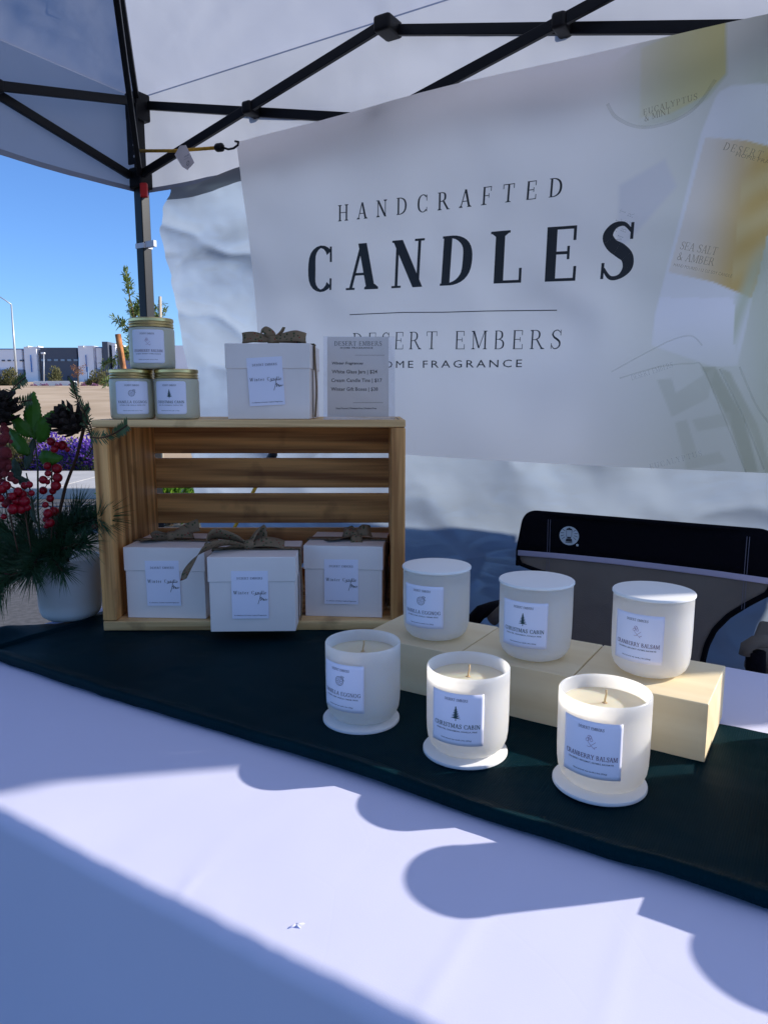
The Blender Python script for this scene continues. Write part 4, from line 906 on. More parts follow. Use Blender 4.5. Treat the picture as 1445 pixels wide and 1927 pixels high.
# ------------------------------------------------------------------ gift boxes with ribbons
M_rib = mat('ribbon_linen', (.22, .155, .095), .9, var=.08, vscale=30, bump=.4, bscale=1200)
n_, l_ = M_rib.node_tree.nodes, M_rib.node_tree.links                      # printed berries and sprigs on the ribbon
vr = n_.new('ShaderNodeTexVoronoi'); vr.inputs['Scale'].default_value = 300; l_.new(n_[M_rib['_map']].outputs[0], vr.inputs['Vector'])
def spots(thr, lo_, hi_, colr, prev):
    r = n_.new('ShaderNodeMath'); r.operation = 'LESS_THAN'; r.inputs[1].default_value = thr; l_.new(vr.outputs['Distance'], r.inputs[0])
    sx = n_.new('ShaderNodeSeparateColor'); l_.new(vr.outputs['Color'], sx.inputs[0]); c1 = n_.new('ShaderNodeMath'); c1.operation = 'COMPARE'; c1.inputs[1].default_value = lo_; c1.inputs[2].default_value = hi_; l_.new(sx.outputs[0], c1.inputs[0])
    mm = n_.new('ShaderNodeMath'); mm.operation = 'MULTIPLY'; l_.new(r.outputs[0], mm.inputs[0]); l_.new(c1.outputs[0], mm.inputs[1])
    mx = n_.new('ShaderNodeMix'); mx.data_type = 'RGBA'; mx.inputs[7].default_value = (*colr, 1); l_.new(mm.outputs[0], mx.inputs[0]); l_.new(prev, mx.inputs[6]); return mx.outputs[2]
pv_ = n_['Principled BSDF'].inputs['Base Color'].links[0].from_socket
pv_ = spots(.34, .2, .07, (.24, .02, .015), pv_); pv_ = spots(.5, .7, .09, (.05, .07, .03), pv_); l_.new(pv_, n_['Principled BSDF'].inputs['Base Color'])
def strip(b, pts, wv, w_, th=.0006, n=6):
    """flat ribbon along a curve; wv = width directions at the points"""
    P = catmull([tuple(p) + tuple(Vector(q).normalized()) + (wd,) for p, q, wd in zip(pts, wv, w_ if isinstance(w_, list) else [w_] * len(pts))], n)
    k = len(b.v); N = len(P)
    for i, q in enumerate(P):
        p = Vector(q[:3]); s_ = Vector(q[3:6]).normalized(); a = Vector(P[max(0, i - 1)][:3]); c = Vector(P[min(N - 1, i + 1)][:3]); t = (c - a).normalized() if (c - a).length > 1e-9 else Vector((1, 0, 0)); nn = t.cross(s_).normalized() * th / 2
        hw_ = q[6] / 2; cu = nn.normalized() * hw_ * .12
        for sg in (-1, -.33, .33, 1): b.v.append(p + s_ * hw_ * sg + nn + cu * (sg * sg))
        for sg in (-1, -.33, .33, 1): b.v.append(p + s_ * hw_ * sg - nn + cu * (sg * sg))
    for i in range(N - 1):
        a, c = k + i * 8, k + (i + 1) * 8
        for j in range(3): b.f.append((a + j, a + j + 1, c + j + 1, c + j)); b.f.append((a + 4 + j + 1, a + 4 + j, c + 4 + j, c + 4 + j + 1))
        b.f.append((a + 4, a, c, c + 4)); b.f.append((a + 3, a + 7, c + 7, c + 3))
def bow(e, x, y, z, style, W_):
    """knot at (x, y, z): two loops, knot and two tails, each a piece of the ribbon"""
    w_ = .023
    def loop(ang, L, H, lift, wdir, name='bow_loop', tw=.3):
        d = Vector((math.cos(R(ang)), math.sin(R(ang)), 0)); s_ = Vector(wdir); up = Vector((0, 0, 1)); o = Vector((x, y, z)); b = MB()
        pts = [o + up * .004, o + d * L * .35 + up * (H * .75 + lift * .3), o + d * L * .8 + up * (H + lift), o + d * L + up * (H * .55 + lift), o + d * L * .85 + up * (H * .1 + lift), o + d * L * .4 + up * (.003 + lift * .3), o + up * .002]
        ws = [w_ * .45, w_ * .8, w_, w_ * 1.05, w_, w_ * .75, w_ * .45]
        strip(b, pts, [s_, s_ + up * tw * .5, s_ + up * tw, s_, s_ - up * tw, s_, s_], ws); ob = b.build(name, M_rib, e, True)
    def tail(pts, wv, ws=None):
        b = MB(); strip(b, [Vector((x, y, z)) + Vector(p) for p in pts], wv, ws or [w_ * .45] + [w_] * (len(pts) - 1)); b.build('bow_tail', M_rib, e, True)
    def roll(ang, L, H, zc=.011, fat=.008, lean=(0, .25, 1)):
        d = Vector((math.cos(R(ang)), math.sin(R(ang)), 0)); sd_ = Vector((-d.y, d.x, 0)); up = Vector((0, 0, 1)); o = Vector((x, y, z)); b = MB()
        pts = [o + up * .008, o + d * L * .3 - sd_ * fat * .7 + up * (zc - .001), o + d * L * .7 - sd_ * fat + up * (zc + .001), o + d * L * .95 - sd_ * fat * .55 + up * (zc - .001), o + d * L + up * (zc - .002), o + d * L * .93 + sd_ * fat * .6 + up * (zc - .001), o + d * L * .6 + sd_ * fat + up * zc, o + d * L * .25 + sd_ * fat * .5 + up * (zc - .002), o + up * .007]
        ws = [H * .45, H * .8, H, H * 1.02, H, H, H * .95, H * .7, H * .45]; ln_ = Vector(lean)
        strip(b, pts, [ln_, ln_ + d * .15, ln_ - d * .1, ln_ - d * .2, ln_, ln_ + d * .1, ln_, ln_, ln_], ws, n=8); b.build('bow_loop', M_rib, e, True)
    if style == 'top':
        roll(178, .046, .016); roll(2, .048, .0165, fat=.010)
        tail([(0, 0, .006), (-.004, -.004, .016), (-.012, -.004, .022), (-.018, -.003, .019)], [(1, .3, 0), (.8, .3, .3), (.4, .3, .9), (.2, .3, 1)], [.012, .015, .011, .009]); tail([(0, 0, .006), (.008, .0, .014), (.013, .003, .020), (.016, .004, .026)], [(.5, .8, 0)] * 4, [.008, .009, .008, .006])
    elif style == 'left':
        roll(25, .034, .017, lean=(-.1, .4, 1)); roll(205, .028, .014, zc=.008, lean=(0, -.6, 1))
        tail([(0, 0, .004), (.012, .004, .012), (.030, .010, .019), (.042, .012, .022)], [(0, .6, .8), (0, .4, 1), (0, .4, 1), (-.3, .4, 1)], [.010, .016, .019, .020]); tail([(0, 0, .004), (-.014, -.010, .004), (-.030, -.018, .003), (-.040, -.022, .002)], [(.5, -.8, .2)] * 4)
    elif style == 'big':
        loop(196, .060, .022, .002, (.35, -.8, .6), tw=.5); loop(60, .030, .022, .004, (.8, -.2, .5))
        tail([(-.002, -.004, .004), (-.030, -.022, .012), (-.058, -.040, .006), (-.074, -.052, -.014), (-.082, -.058, -.032)], [(.3, -.8, .4), (.3, -.8, .5), (.5, -.6, .7), (.75, -.4, .5), (.8, -.4, .4)], [.012, .024, .024, .022, .012])
        tail([(0, 0, .004), (.018, .003, .009), (.038, .004, .008), (.052, .004, .004)], [(0, .8, .5)] * 4, [.010, .020, .020, .018])
    else:
        roll(20, .024, .018, zc=.013, lean=(-.15, .5, 1)); roll(155, .020, .015, zc=.011, lean=(.2, .5, 1))
        tail([(0, 0, .004), (-.014, -.010, .004), (-.030, -.018, .001), (-.042, -.022, .001)], [(.5, -.8, .2)] * 4); tail([(0, 0, .004), (.004, -.012, .008), (.004, -.020, .002), (.006, -.025, -.006)], [(1, .2, 0)] * 4, [.010, .014, .018, .018])
    b = MB(); b.tube([Vector((x - .008, y, z + .005)), Vector((x - .003, y - .001, z + .006)), Vector((x + .003, y + .001, z + .006)), Vector((x + .008, y, z + .005))], [.004, .0078, .0078, .004], 10); k = b.build('knot', M_rib, e, True)
def gift(loc, yaw, W_, Dp, H, style, lab, bx=0.0, by=.5, ltilt=0):
    e = empty('gift_box', loc, R(yaw), lab, 'gift box', 'white gift boxes tied with printed ribbon')
    hl = H * .33; t = .0016
    boxo('body', t, W_ - t, t, Dp - t, 0, H - .002, M_box, e, .0008)
    m = MB(); m.box(0, W_, 0, Dp, H - hl, H); m.build('box_lid', M_box, e, bevel=.0010)
    # label on the front, slightly askew
    lw, lh = .0515, .0690; cx, cz = W_ * .475, H * .50; a = R(ltilt)
    F = lambda x, y, l=0: Vector((cx + x * math.cos(a) - y * math.sin(a), -.0003 - l, cz + x * math.sin(a) + y * math.cos(a)))
    vv, ff = grid(4, 6, lambda s, q: F((s - .5) * lw, (q - .5) * lh)); lb = from_py('label', vv, ff, M_paper, e); md = lb.modifiers.new('t', 'SOLIDIFY'); md.thickness = .0002
    G_ = lambda x, y, l: F(x, y, .0003 + l)
    put2d('brand_lettering', moved(serif('DESERT EMBERS', FONT_TINY, .0032, lw * .70), 0, lh * .325), G_, M_inkgrey, lb)
    put2d('title_lettering', moved(serif('Winter Candle', FONT_REG, .0048, lw * .90), 0, lh * .015), G_, M_ink, lb)
    sc = [[(.006, -.0005), (.012, .0012), (.021, .0012)], [(.0150, .0008), (.0135, -.006), (.0110, -.0135)], [(.0145, -.0055), (.0160, -.003), (.0158, -.0062), (.0150, -.0085), (.0175, -.0050), (.0184, -.0056), (.0182, -.0082), (.0196, -.0058), (.0196, -.0082), (.0212, -.0072), (.0224, -.0056), (.0214, -.0070), (.0228, -.0078), (.0245, -.0058)]]
    P = []
    for q in sc: P += polyline(catmull([tuple(map(float, z)) for z in q], 5), .00062)
    put2d('script_lettering', P, G_, M_ink, lb)
    put2d('small_lettering', moved(sans('A collection of winter inspired fragrances', .0016, lw * .88, bold=.015), 0, -lh * .44), G_, M_inkgrey, lb)
    y = Dp * by
    b = MB(); ud = (0, 1, 0)
    strip(b, [(-.0006, y, H * .3), (-.0006, y, H * .8), (-.0005, y, H - .001), (.002, y, H + .0006), (W_ * .5, y, H + .0012), (W_ - .002, y, H + .0006), (W_ + .0005, y, H - .001), (W_ + .0012, y, H * .8), (W_ + .0030, y, H * .4), (W_ + .0006, y, 0.002)], [ud] * 10, .018, n=4); b.build('ribbon_band', M_rib, e, True)
    bow(e, W_ * .5 + bx, y, H + .001, style, W_); return e
gift((-.2300, 1.078, CT + .0005), -1.2, .1235, .122, .1085, 'top', 'white winter candle gift box standing on top of the crate', .002, .35, 3)
CB = TB - .001 + .0153
gift((-.3895, 1.070, CB), -3.2, .1235, .122, .1090, 'left', 'white gift box at the left inside the crate', -.008, .45, 1)
gift((-.2475, 1.000, CB), 1.6, .1235, .122, .1085, 'big', 'white gift box standing proud in the middle of the crate front', -.012, .45, 0)
gift((-.1215, 1.079, CB), -5.0, .1205, .118, .1100, 'small', 'white gift box at the right inside the crate', .012, .45, 0)

# ------------------------------------------------------------------ candle tins (short jars with gold lids) on the crate
M_tin = mat('frosted_cream_glass', (.56, .54, .42), .38, sss=.5, sssr=(.01, .01, .008), spec=.45); M_gold = mat('pale_gold_metal', (.62, .50, .24), .32, metal=1.0, bump=.1, bscale=200)
me_tg = me_tl = None
def tin(x, y, z, kind, delta, lab):
    global me_tg, me_tl
    e = empty('candle_tin', (x, y, z), 0, lab, 'candle tin', 'three stacked candle tins with gold lids')
    if me_tg is None:
        b = MB(); b.lathe([(0, .001), (.027, 0), (.0302, .001), (.0316, .003), (.0320, .007), (.0320, .0545), (.0314, .0572), (.0300, .0585), (.0295, .0600), (0, .0600)], 72); o = b.build('glass', M_tin, e, True); me_tg = o.data
        b = MB(); pr_ = [(.0296, .0588), (.0310, .0588), (.0316, .0594), (.0316, .0604), (.0305, .0612), (.0303, .0620), (.0312, .0630), (.0313, .0642), (.0304, .0652), (.0302, .0660), (.0308, .0668)]
        b.lathe(pr_, 96)
        n = 120; k = len(b.v)                                                # knurled band at the top edge
        for z_ in (.0672, .0708):
            for j in range(n): a = 2 * math.pi * j / n; r_ = .0312 + (.00022 if j % 2 else 0); b.v.append(Vector((r_ * math.cos(a), r_ * math.sin(a), z_)))
        for j in range(n): b.f.append((k + j, k + (j + 1) % n, k + n + (j + 1) % n, k + n + j))
        b.lathe([(.0308, .0668), (.0312, .0672)], 96); b.lathe([(.0313, .0708), (.0309, .0718), (.0300, .0722), (.0, .0722)], 96)
        o = b.build('gold_lid', M_gold, e, True, auto=45); me_tl = o.data
    else: link('glass', me_tg, None, e); link('gold_lid', me_tl, None, e)
    label_on(e, .0321, math.atan2(-y, -x) - R(delta), -.0240, .0240, .0075, .0545, kind, .0035, .9, 'Hand poured soy | 7oz'); return e
tin(-.3715, 1.094, CT + .0002, 'eggnog', 1, 'candle tin with vanilla eggnog label, bottom left of the stack'); tin(-.3055, 1.094, CT + .0002, 'tree', 20, 'candle tin with christmas cabin label, bottom right of the stack')
tin(-.3390, 1.094, CT + .0726, 'cran', 12, 'candle tin with cranberry label on top of the other two')

# ------------------------------------------------------------------ acrylic price sign
M_acr = bpy.data.materials.new('clear_acrylic'); M_acr.use_nodes = True; n_, l_ = M_acr.node_tree.nodes, M_acr.node_tree.links
n_.remove(n_['Principled BSDF']); tp = n_.new('ShaderNodeBsdfTransparent'); tp.inputs[0].default_value = (.975, .98, .995, 1); gl_ = n_.new('ShaderNodeBsdfGlossy'); gl_.inputs['Roughness'].default_value = .03; lw_ = n_.new('ShaderNodeLayerWeight'); pw = n_.new('ShaderNodeMath'); pw.operation = 'POWER'; pw.inputs[1].default_value = 4; l_.new(lw_.outputs['Facing'], pw.inputs[0]); fr = n_.new('ShaderNodeMath'); fr.operation = 'MULTIPLY_ADD'; fr.inputs[1].default_value = .5; fr.inputs[2].default_value = .03; l_.new(pw.outputs[0], fr.inputs[0])
mx = n_.new('ShaderNodeMixShader'); l_.new(fr.outputs[0], mx.inputs[0]); l_.new(tp.outputs[0], mx.inputs[1]); l_.new(gl_.outputs[0], mx.inputs[2]); l_.new(mx.outputs[0], n_['Material Output'].inputs[0])
sg = empty('price_sign', (-.0875, 1.066, CT + .0003), R(1.0), 'clear acrylic stand with winter fragrances price list', 'sign')
lean = R(8.5); Ml = Matrix.Rotation(-lean, 4, 'X'); HS = .1205
m = MB(); m.box(0, .1035, 0, .0016, 0, HS, Ml); m.build('front_sheet', M_acr, sg); m = MB(); m.box(0, .1035, .0026, .0042, 0, HS, Ml); m.build('back_sheet', M_acr, sg)
m = MB(); m.box(0, .1035, -.012, .050, 0, .0018); m.build('foot', M_acr, sg)
mp_r = mat('price_paper', (1.0, 1.0, 1.0), .6, trans=.80)
m = MB(); m.add([Ml @ Vector(q) for q in ((.0055, .0020, .004), (.0945, .0020, .004), (.0945, .0020, HS - .0006), (.0055, .0020, HS - .0006))], [(0, 1, 2, 3)]); pl = m.build('paper', mp_r, sg)
def SG(x, y, l): return Ml @ Vector((x, .0017 - l * .2 + .00012, y))
def sx_(X): return (X - 830) / (1308 - 830) * .1035
def sy_(Y): return (707 - Y) / (707 - 150) * HS
def sgt(name, P, X, Y, m): put2d(name, moved(P, sx_(X), sy_(Y)), SG, m, pl)
sgt('brand_lettering', serif('DESERT EMBERS', FONT_REG, .0066, .0690), 1062, 212, M_ink); sgt('small_lettering', sans('HOME FRAGRANCE', .0022, .0470, bold=.03, space=1.2), 1052, 231, M_ink)
sgt('rule', polyline([(-.0215, 0), (.0215, 0)], .0004), 1140, 275, M_ink); sgt('rule', polyline([(-.0215, 0), (.0215, 0)], .0004), 1128, 594, M_ink)
sgt('lettering', sans('Winter Fragrances', .0036, .0450, bold=.025, shear=.25), 992, 337, M_ink)
sgt('lettering', sans('White Glass Jars | $24', .0050, .0658, bold=.012), 1038, 397, M_ink); sgt('lettering', sans('Cream Candle Tins | $17', .0050, .0735, bold=.012), 1052, 455, M_ink)
sgt('lettering', sans('Winter Gift Boxes | $38', .0050, .0680, bold=.012), 1037, 514, M_ink); sgt('small_lettering', sans('Hand Poured | Phthalate-Free | Paraben-Free', .0022, .0585, bold=.03), 1049, 637, M_ink)

# ------------------------------------------------------------------ folding camp chair behind the table
VC = 1.335
M_cb = mat('chair_black_fabric', (.002, .0022, .005), .9, spec=.12, bump=.4, bscale=600); M_cg = mat('chair_grey_fabric', (.16, .14, .12), .9, var=.06, vscale=9, bump=.4, bscale=500); M_cgd = mat('arm_sleeve_fabric', (.09, .08, .07), .9, bump=.3, bscale=500); M_cs = mat('chair_piping', (.36, .34, .46), .7); M_logo = mat('logo_print', (.42, .50, .56), .7)
ch = empty('camp_chair', UV(-.29, VC, 0), R(-31.8), 'black and grey folding camp chair with round lantern emblem behind the table', 'chair')
cw = -.29
def cpt(x, y): p = onv(x, y, VC); a = uv(p); return a[0] - cw, p.z
def cdis(u, z): return .018 * ((u / .21) ** 2) + .0025 * fbm(u * 9, z * 12, 2)
def panel(name, pts, m, y=0.0, th=.006, parent=ch, sub=4):
    """thick cloth outline in the chair's (u, z) plane"""
    bm = bmesh.new(); vv = [bm.verts.new((u, 0, z)) for u, z in pts]; f = bm.faces.new(vv)
    bmesh.ops.triangulate(bm, faces=[f]); bmesh.ops.subdivide_edges(bm, edges=bm.edges[:], cuts=sub, use_grid_fill=True)
    bmesh.ops.triangulate(bm, faces=bm.faces[:])
    me = bpy.data.meshes.new(name); bm.to_mesh(me); bm.free()
    for v in me.vertices: v.co.y = y - .0 + -cdis(v.co.x, v.co.z)
    o = link(name, me, m, parent, True); md = o.modifiers.new('th', 'SOLIDIFY'); md.thickness = th; md.offset = 0; return o
def arcs(P, r=.02, n=5):
    out = []
    N = len(P)
    for i in range(N):
        p, a, b = Vector(P[i][:2]), Vector(P[i - 1][:2]), Vector(P[(i + 1) % N][:2]); rr = P[i][2] if len(P[i]) > 2 else r
        d1 = (a - p).normalized() * rr; d2 = (b - p).normalized() * rr
        for k in range(n + 1): t = k / n; out.append(tuple(p + d1 * (1 - t) ** 2 + d2 * t * t))
    return out
xl, xr = cpt(983, 1000)[0], cpt(1462, 1000)[0]
zt0, zs, zb = cpt(1200, 975)[1], cpt(985, 1041)[1], cpt(985, 1072)[1]
zt0 = .884; zs = .808; zb = .781
panel('backrest', arcs([(xl, zs + .002, .002), (xr, zs + .002, .002), (xr - .004, zt0, .022), (xl + .012, zt0, .022)], n=8), M_cb, th=.012)
panel('piping_band', [(xl + .001, zs - .008), (xr - .001, zs - .008), (xr - .001, zs + .002), (xl + .001, zs + .002)], M_cs, y=-.0005, th=.013)
def lin_tab(tab, z):
    tab = sorted(tab)
    for (a, p), (b_, q) in zip(tab[:-1], tab[1:]):
        if z <= b_: return p + (q - p) * max(0, (z - a) / (b_ - a))
    return tab[-1][1]
LT = [(.45, xl + .03), (.60, xl + .095), (.74, xl + .098), (.765, xl + .07), (zb, xl + .008), (zb + .012, xl), (zs - .008, xl + .001)]
RT = [(.45, xr - .03), (.55, xr - .10)] + sorted((cpt(*q)[1], cpt(*q)[0]) for q in ((1325, 1265), (1323, 1240), (1330, 1212), (1345, 1182), (1372, 1155), (1408, 1132), (1445, 1112))) + [(zb + .004, xr - .004), (zs - .008, xr - .001)]
vv, ff = grid(24, 60, lambda a, t: (lambda z: (lambda u: Vector((u, -cdis(u, z), z)))(lin_tab(LT, z) + (lin_tab(RT, z) - lin_tab(LT, z)) * a))(.47 + (zs - .008 - .47) * t))
o = from_py('lower_backrest', vv, ff, M_cg, ch, True); md = o.modifiers.new('th', 'SOLIDIFY'); md.thickness = .006; md.offset = 0
for TT in (LT, RT):
    b = MB(); b.tube([Vector((lin_tab(TT, z), -cdis(lin_tab(TT, z), z), z)) for z in [.48 + k * (zs - .01 - .48) / 40 for k in range(41)]], .0055, 6); b.build('edge_binding', M_cb, ch, True)
b = MB(); b.tube([Vector((u, -cdis(u, z) - .0, z)) for u, z in arcs([(xl, zs - .03, .001), (xl, zs + .002, .002), (xl + .012, zt0, .022), (xr - .004, zt0, .022), (xr, zs, .002)], n=8)[8:-8]], .0045, 6); b.build('edge_binding', M_cb, ch, True)
for us in (cpt(1037, 985)[0], cpt(1041, 985)[0], cpt(1407, 1010)[0], cpt(1412, 1010)[0]):
    b = MB(); b.tube([Vector((us, -cdis(us, z) - .0063 - .001, z)) for z in [zb - .03 + k * (zt0 - zb + .02) / 10 for k in range(11)]], .0005, 5); b.build('stitching', M_inkgrey, ch)
# emblem
lc = cpt(1075, 1006); R0 = .0178
def LG(x, y, l): return Vector((lc[0] + x, -cdis(lc[0] + x, lc[1] + y) - .0080 - l * 4, lc[1] + y))
def disc(cx, cy, r, n=36): return [[(cx + r * math.cos(2 * math.pi * k / n), cy + r * math.sin(2 * math.pi * k / n)) for k in range(n)]]
em = put2d('emblem', disc(0, 0, R0) + disc(.0155, -.0165, .0024, 14), LG, M_logo, ch)
def LB(x, y, l): return LG(x, y, l + .0001)
Pk = [[(-.0058, .0108), (.0058, .0108), (.0040, .0140), (-.0040, .0140)], [(-.0018, .0140), (.0018, .0140), (.0018, .0155), (-.0018, .0155)], [(-.0032, -.0052), (.0032, -.0052), (.0038, -.0020), (-.0038, -.0020)], [(-.0062, -.0110), (.0062, -.0110), (.0050, -.0056), (-.0050, -.0056)], [(-.0064, -.0133), (.0064, -.0133), (.0064, -.0120), (-.0064, -.0120)]]
Pk += polyline([(-.0050, .0108), (-.0046, -.002)], .0007) + polyline([(.0050, .0108), (.0046, -.002)], .0007)
for a in (12, 38, 142, 168, 192, 215, -12, -35):
    Pk += polyline([(math.cos(R(a)) * .0095, math.sin(R(a)) * .0095 + .003), (math.cos(R(a)) * .0158, math.sin(R(a)) * .0158 + .002)], .0009)
put2d('lantern_drawing', Pk, LB, M_ink, em)
# frame, seat and arms in chair space (y negative is towards the table)
for sx in (xl + .16, xr - .175):
    b = MB(); b.tube([(sx + (-.01 if sx < 0 else .01), .012, .45), (sx, .010, .70), (sx, .006, .86)], .011, 10); b.build('back_post', M_black, ch, True)
def bx_(name, *a, m=M_cb, bev=.006): return boxo(name, *a, m, ch, bev)
bx_('seat', -.22, .24, -.40, 0, .42, .435, m=M_cg)
for sx in (-1, 1):
    X = .02 + sx * .25
    b = MB(); b.tube([(X, -.38, .0), (X, .01, .44), (X - sx * .03, .02, .60)], .011, 8); b.build('leg', M_black, ch, True); b = MB(); b.tube([(X, .02, .0), (X, -.38, .42)], .011, 8); b.build('leg', M_black, ch, True)
# right arm: black post with grey padded sleeve, left arm likewise
def cl3(p): q = p - ch.location; return Vector((q.x * CA + q.y * SA, -q.x * SA + q.y * CA, q.z))
for pts, r_, nm_, m_ in [([onv(1421, 1276, 1.09), onv(1421, 1226, 1.09)], .013, 'arm_post', M_cb), ([onv(1402, 1232, 1.085), onv(1404, 1217, 1.085), onv(1420, 1208, 1.09), onv(1455, 1206, 1.13)], .009, 'arm_pad', M_cgd),
                         ([onv(890, 1168, 1.10), onv(904, 1152, 1.10), onv(925, 1145, 1.14), onv(960, 1136, 1.25)], .012, 'arm_pad', M_cb), ([onv(925, 1168, 1.10), onv(946, 1148, 1.10), onv(952, 1138, 1.12)], .010, 'arm_sleeve', M_cgd)]:
    b = MB(); b.tube([cl3(p) for p in pts], r_, 12); b.build(nm_, m_, ch, True)
bx = cl3(onv(1436, 1222, 1.12)); boxo('arm_rest', bx.x - .022, bx.x + .05, bx.y - .02, bx.y + .20, bx.z - .030, bx.z - .012, M_cgd, ch, .006)

# ------------------------------------------------------------------ white frosted vase and the winter stems in it
VX, VY = -.497, 1.125
M_vase = mat('frosted_vase_glass', (.62, .64, .68), .4, sss=.6, sssr=(.02, .02, .02), spec=.35)
b = MB(); b.lathe([(0, 0), (.026, 0), (.036, .0020), (.0425, .007), (.0455, .014), (.0468, .024), (.0474, .05), (.0474, .097), (.0470, .0985), (.0462, .0980), (.0458, .096), (.0455, .03), (.043, .020), (0, .018)], 72)
vz = b.build('vase', M_vase, None, True); vz.location = (VX, VY, TB - .0005); tag(vz, 'frosted white glass vase holding winter stems left of the crate', 'vase')
M_needle = mat('pine_needles', (.014, .055, .028), .55, col2=(.035, .11, .05), vscale=20, trans=.25, tcol=(.10, .28, .08)); M_fir = mat('fir_sprig_green', (.05, .10, .045), .6, col2=(.11, .17, .08), vscale=30, trans=.25, tcol=(.08, .16, .05))
M_holly = mat('holly_leaf', (.06, .17, .02), .45, col2=(.10, .25, .035), vscale=30, trans=.45, tcol=(.14, .40, .04), spec=.5); M_sage = mat('sage_leaf', (.05, .085, .06), .7, trans=.2)
M_berry = mat('red_berry', (.26, .002, .012), .3, spec=.35); M_sugar = mat('sugared_berry', (.20, .006, .012), .8, col2=(.33, .05, .06), vscale=300, bump=1.0, bscale=900)
M_cone = mat('pine_cone_scale', (.018, .011, .009), .8, var=.4, vscale=60); M_twig = mat('twig_brown', (.075, .035, .018), .8, bump=.5, bscale=200)
mouth = Vector((VX, VY, TB + .09))
def A(x, y, Y=1.12): return at(x, y, Y)
def long_pine(tip, mid, lab, n, L, dens=1.0, rr=.0035):
    e = empty('pine_branch', mouth, 0, lab, 'pine branch', 'pine branches in the white vase')
    a = Vector((0, 0, -.05)); t = [a, Vector((0, 0, .0)), mid - mouth, tip - mouth]; b = MB(); b.tube([Vector(p[:3]) for p in catmull([tuple(p) for p in t], 5)], .0022, 6); b.build('stem', M_twig, e, True)
    b = MB(); P = [Vector(p) for p in catmull([tuple(p) for p in t[1:]], 12)]
    for k in range(n):
        s = random.random() ** .7; i = min(len(P) - 2, int(s * (len(P) - 1))); f = s * (len(P) - 1) - i; p = P[i].lerp(P[i + 1], f); d = (P[i + 1] - P[i]).normalized(); q = rv(); q = (q - d * q.dot(d)).normalized()
        dr = (d * random.uniform(.5, 1.5) + q * random.uniform(.5, 1.1)).normalized(); l_ = L * random.uniform(.6, 1.1); s_ = dr.orthogonal().normalized() * .00055; s2 = dr.cross(s_).normalized() * .00055; bend = Vector((0, 0, -1)) * l_ * .08
        b.add([p + s_, p - s_ * .6 + s2, p - s_ * .6 - s2, p + dr * l_ * .6 + bend * .3 + s_ * .8, p + dr * l_ * .6 + bend * .3 - s_ * .5 + s2 * .8, p + dr * l_ * .6 + bend * .3 - s_ * .5 - s2 * .8, p + dr * l_ + bend], [(0, 1, 4, 3), (1, 2, 5, 4), (2, 0, 3, 5), (3, 4, 6), (4, 5, 6), (5, 3, 6)])
    b.build('needles', M_needle, e)['kind'] = 'stuff'
LP = [((188, 975, 1.06), (125, 1000, 1.10), 'long needled pine branch spreading right over the crate corner', 560, .055), ((160, 1020, 1.05), (115, 1035, 1.09), 'pine branch drooping over the right front rim of the vase', 420, .045),
      ((60, 1075, 1.03), (80, 1045, 1.08), 'pine branch hanging over the front left of the vase', 420, .048), ((-25, 1080, 1.06), (30, 1055, 1.09), 'pine branch reaching down to the left edge of the photo', 620, .055),
      ((-20, 985, 1.12), (30, 1010, 1.12), 'pine branch reaching up left behind the berries', 560, .055), ((20, 1020, 1.16), (60, 1030, 1.14), 'pine branch in the middle left behind the stems', 420, .050), ((110, 985, 1.18), (100, 1020, 1.16), 'pine branch standing up behind the berry stem', 260, .045), ((-10, 1110, 1.02), (30, 1080, 1.05), 'lowest pine branch at the left edge of the photo', 460, .050),
      ((150, 960, 1.14), (110, 1005, 1.14), 'pine branch standing behind the right berry stem', 420, .052), ((45, 960, 1.15), (60, 1010, 1.14), 'pine branch standing up behind the left berries', 420, .052), ((-30, 1030, 1.10), (20, 1040, 1.10), 'thick pine branch pointing straight at the left edge', 520, .055), ((120, 1075, 1.04), (100, 1050, 1.08), 'short pine branch hanging over the vase front', 260, .040)]
for tp, md_, lab, n, L in LP: long_pine(A(*tp), A(*md_), lab, n, L)
def fir(pts, Y, lab, L=.013, step=.0044):
    P0 = A(*pts[0], Y); e = empty('fir_sprig', P0, 0, lab, 'fir sprig', 'small fir sprigs in the white vase')
    P = [Vector(p) for p in catmull([tuple(A(x, y, Y + .01 * i * (-1) ** i) - P0) for i, (x, y) in enumerate(pts)], 10)]
    b = MB(); b.tube(P, .0011, 5); b.build('stem', M_twig, e, True); b = MB(); acc = 0
    for i in range(len(P) - 1):
        d = (P[i + 1] - P[i]); l_ = d.length; d = d.normalized(); k = 0
        while acc < l_:
            p = P[i] + d * acc; sd_ = d.cross(Vector((0, -1, 0))).normalized()
            for sg_ in (-1, 1):
                dr = (sd_ * sg_ + d * .75 + Vector((0, random.uniform(-.4, .4), 0))).normalized(); q = dr.cross(Vector((0, 1, 0))).normalized() * .0010; z_ = Vector((0, .0004, 0)); LL = L * random.uniform(.75, 1.1)
                b.add([p - q * .5, p + dr * LL * .5 - q, p + dr * LL, p + dr * LL * .5 + q, p + q * .5, p + dr * LL * .5 + z_], [(0, 1, 5), (1, 2, 5), (2, 3, 5), (3, 4, 5), (4, 0, 5)])
            acc += step
        acc -= l_
    b.build('needles', M_fir, e)['kind'] = 'stuff'
fir([(-6, 778), (8, 752), (28, 728), (49, 710)], 1.10, 'fir sprig rising at the top left edge of the photo'); fir([(-4, 752), (14, 756), (36, 757), (60, 752)], 1.09, 'fir sprig pointing right beside the left pine cone')
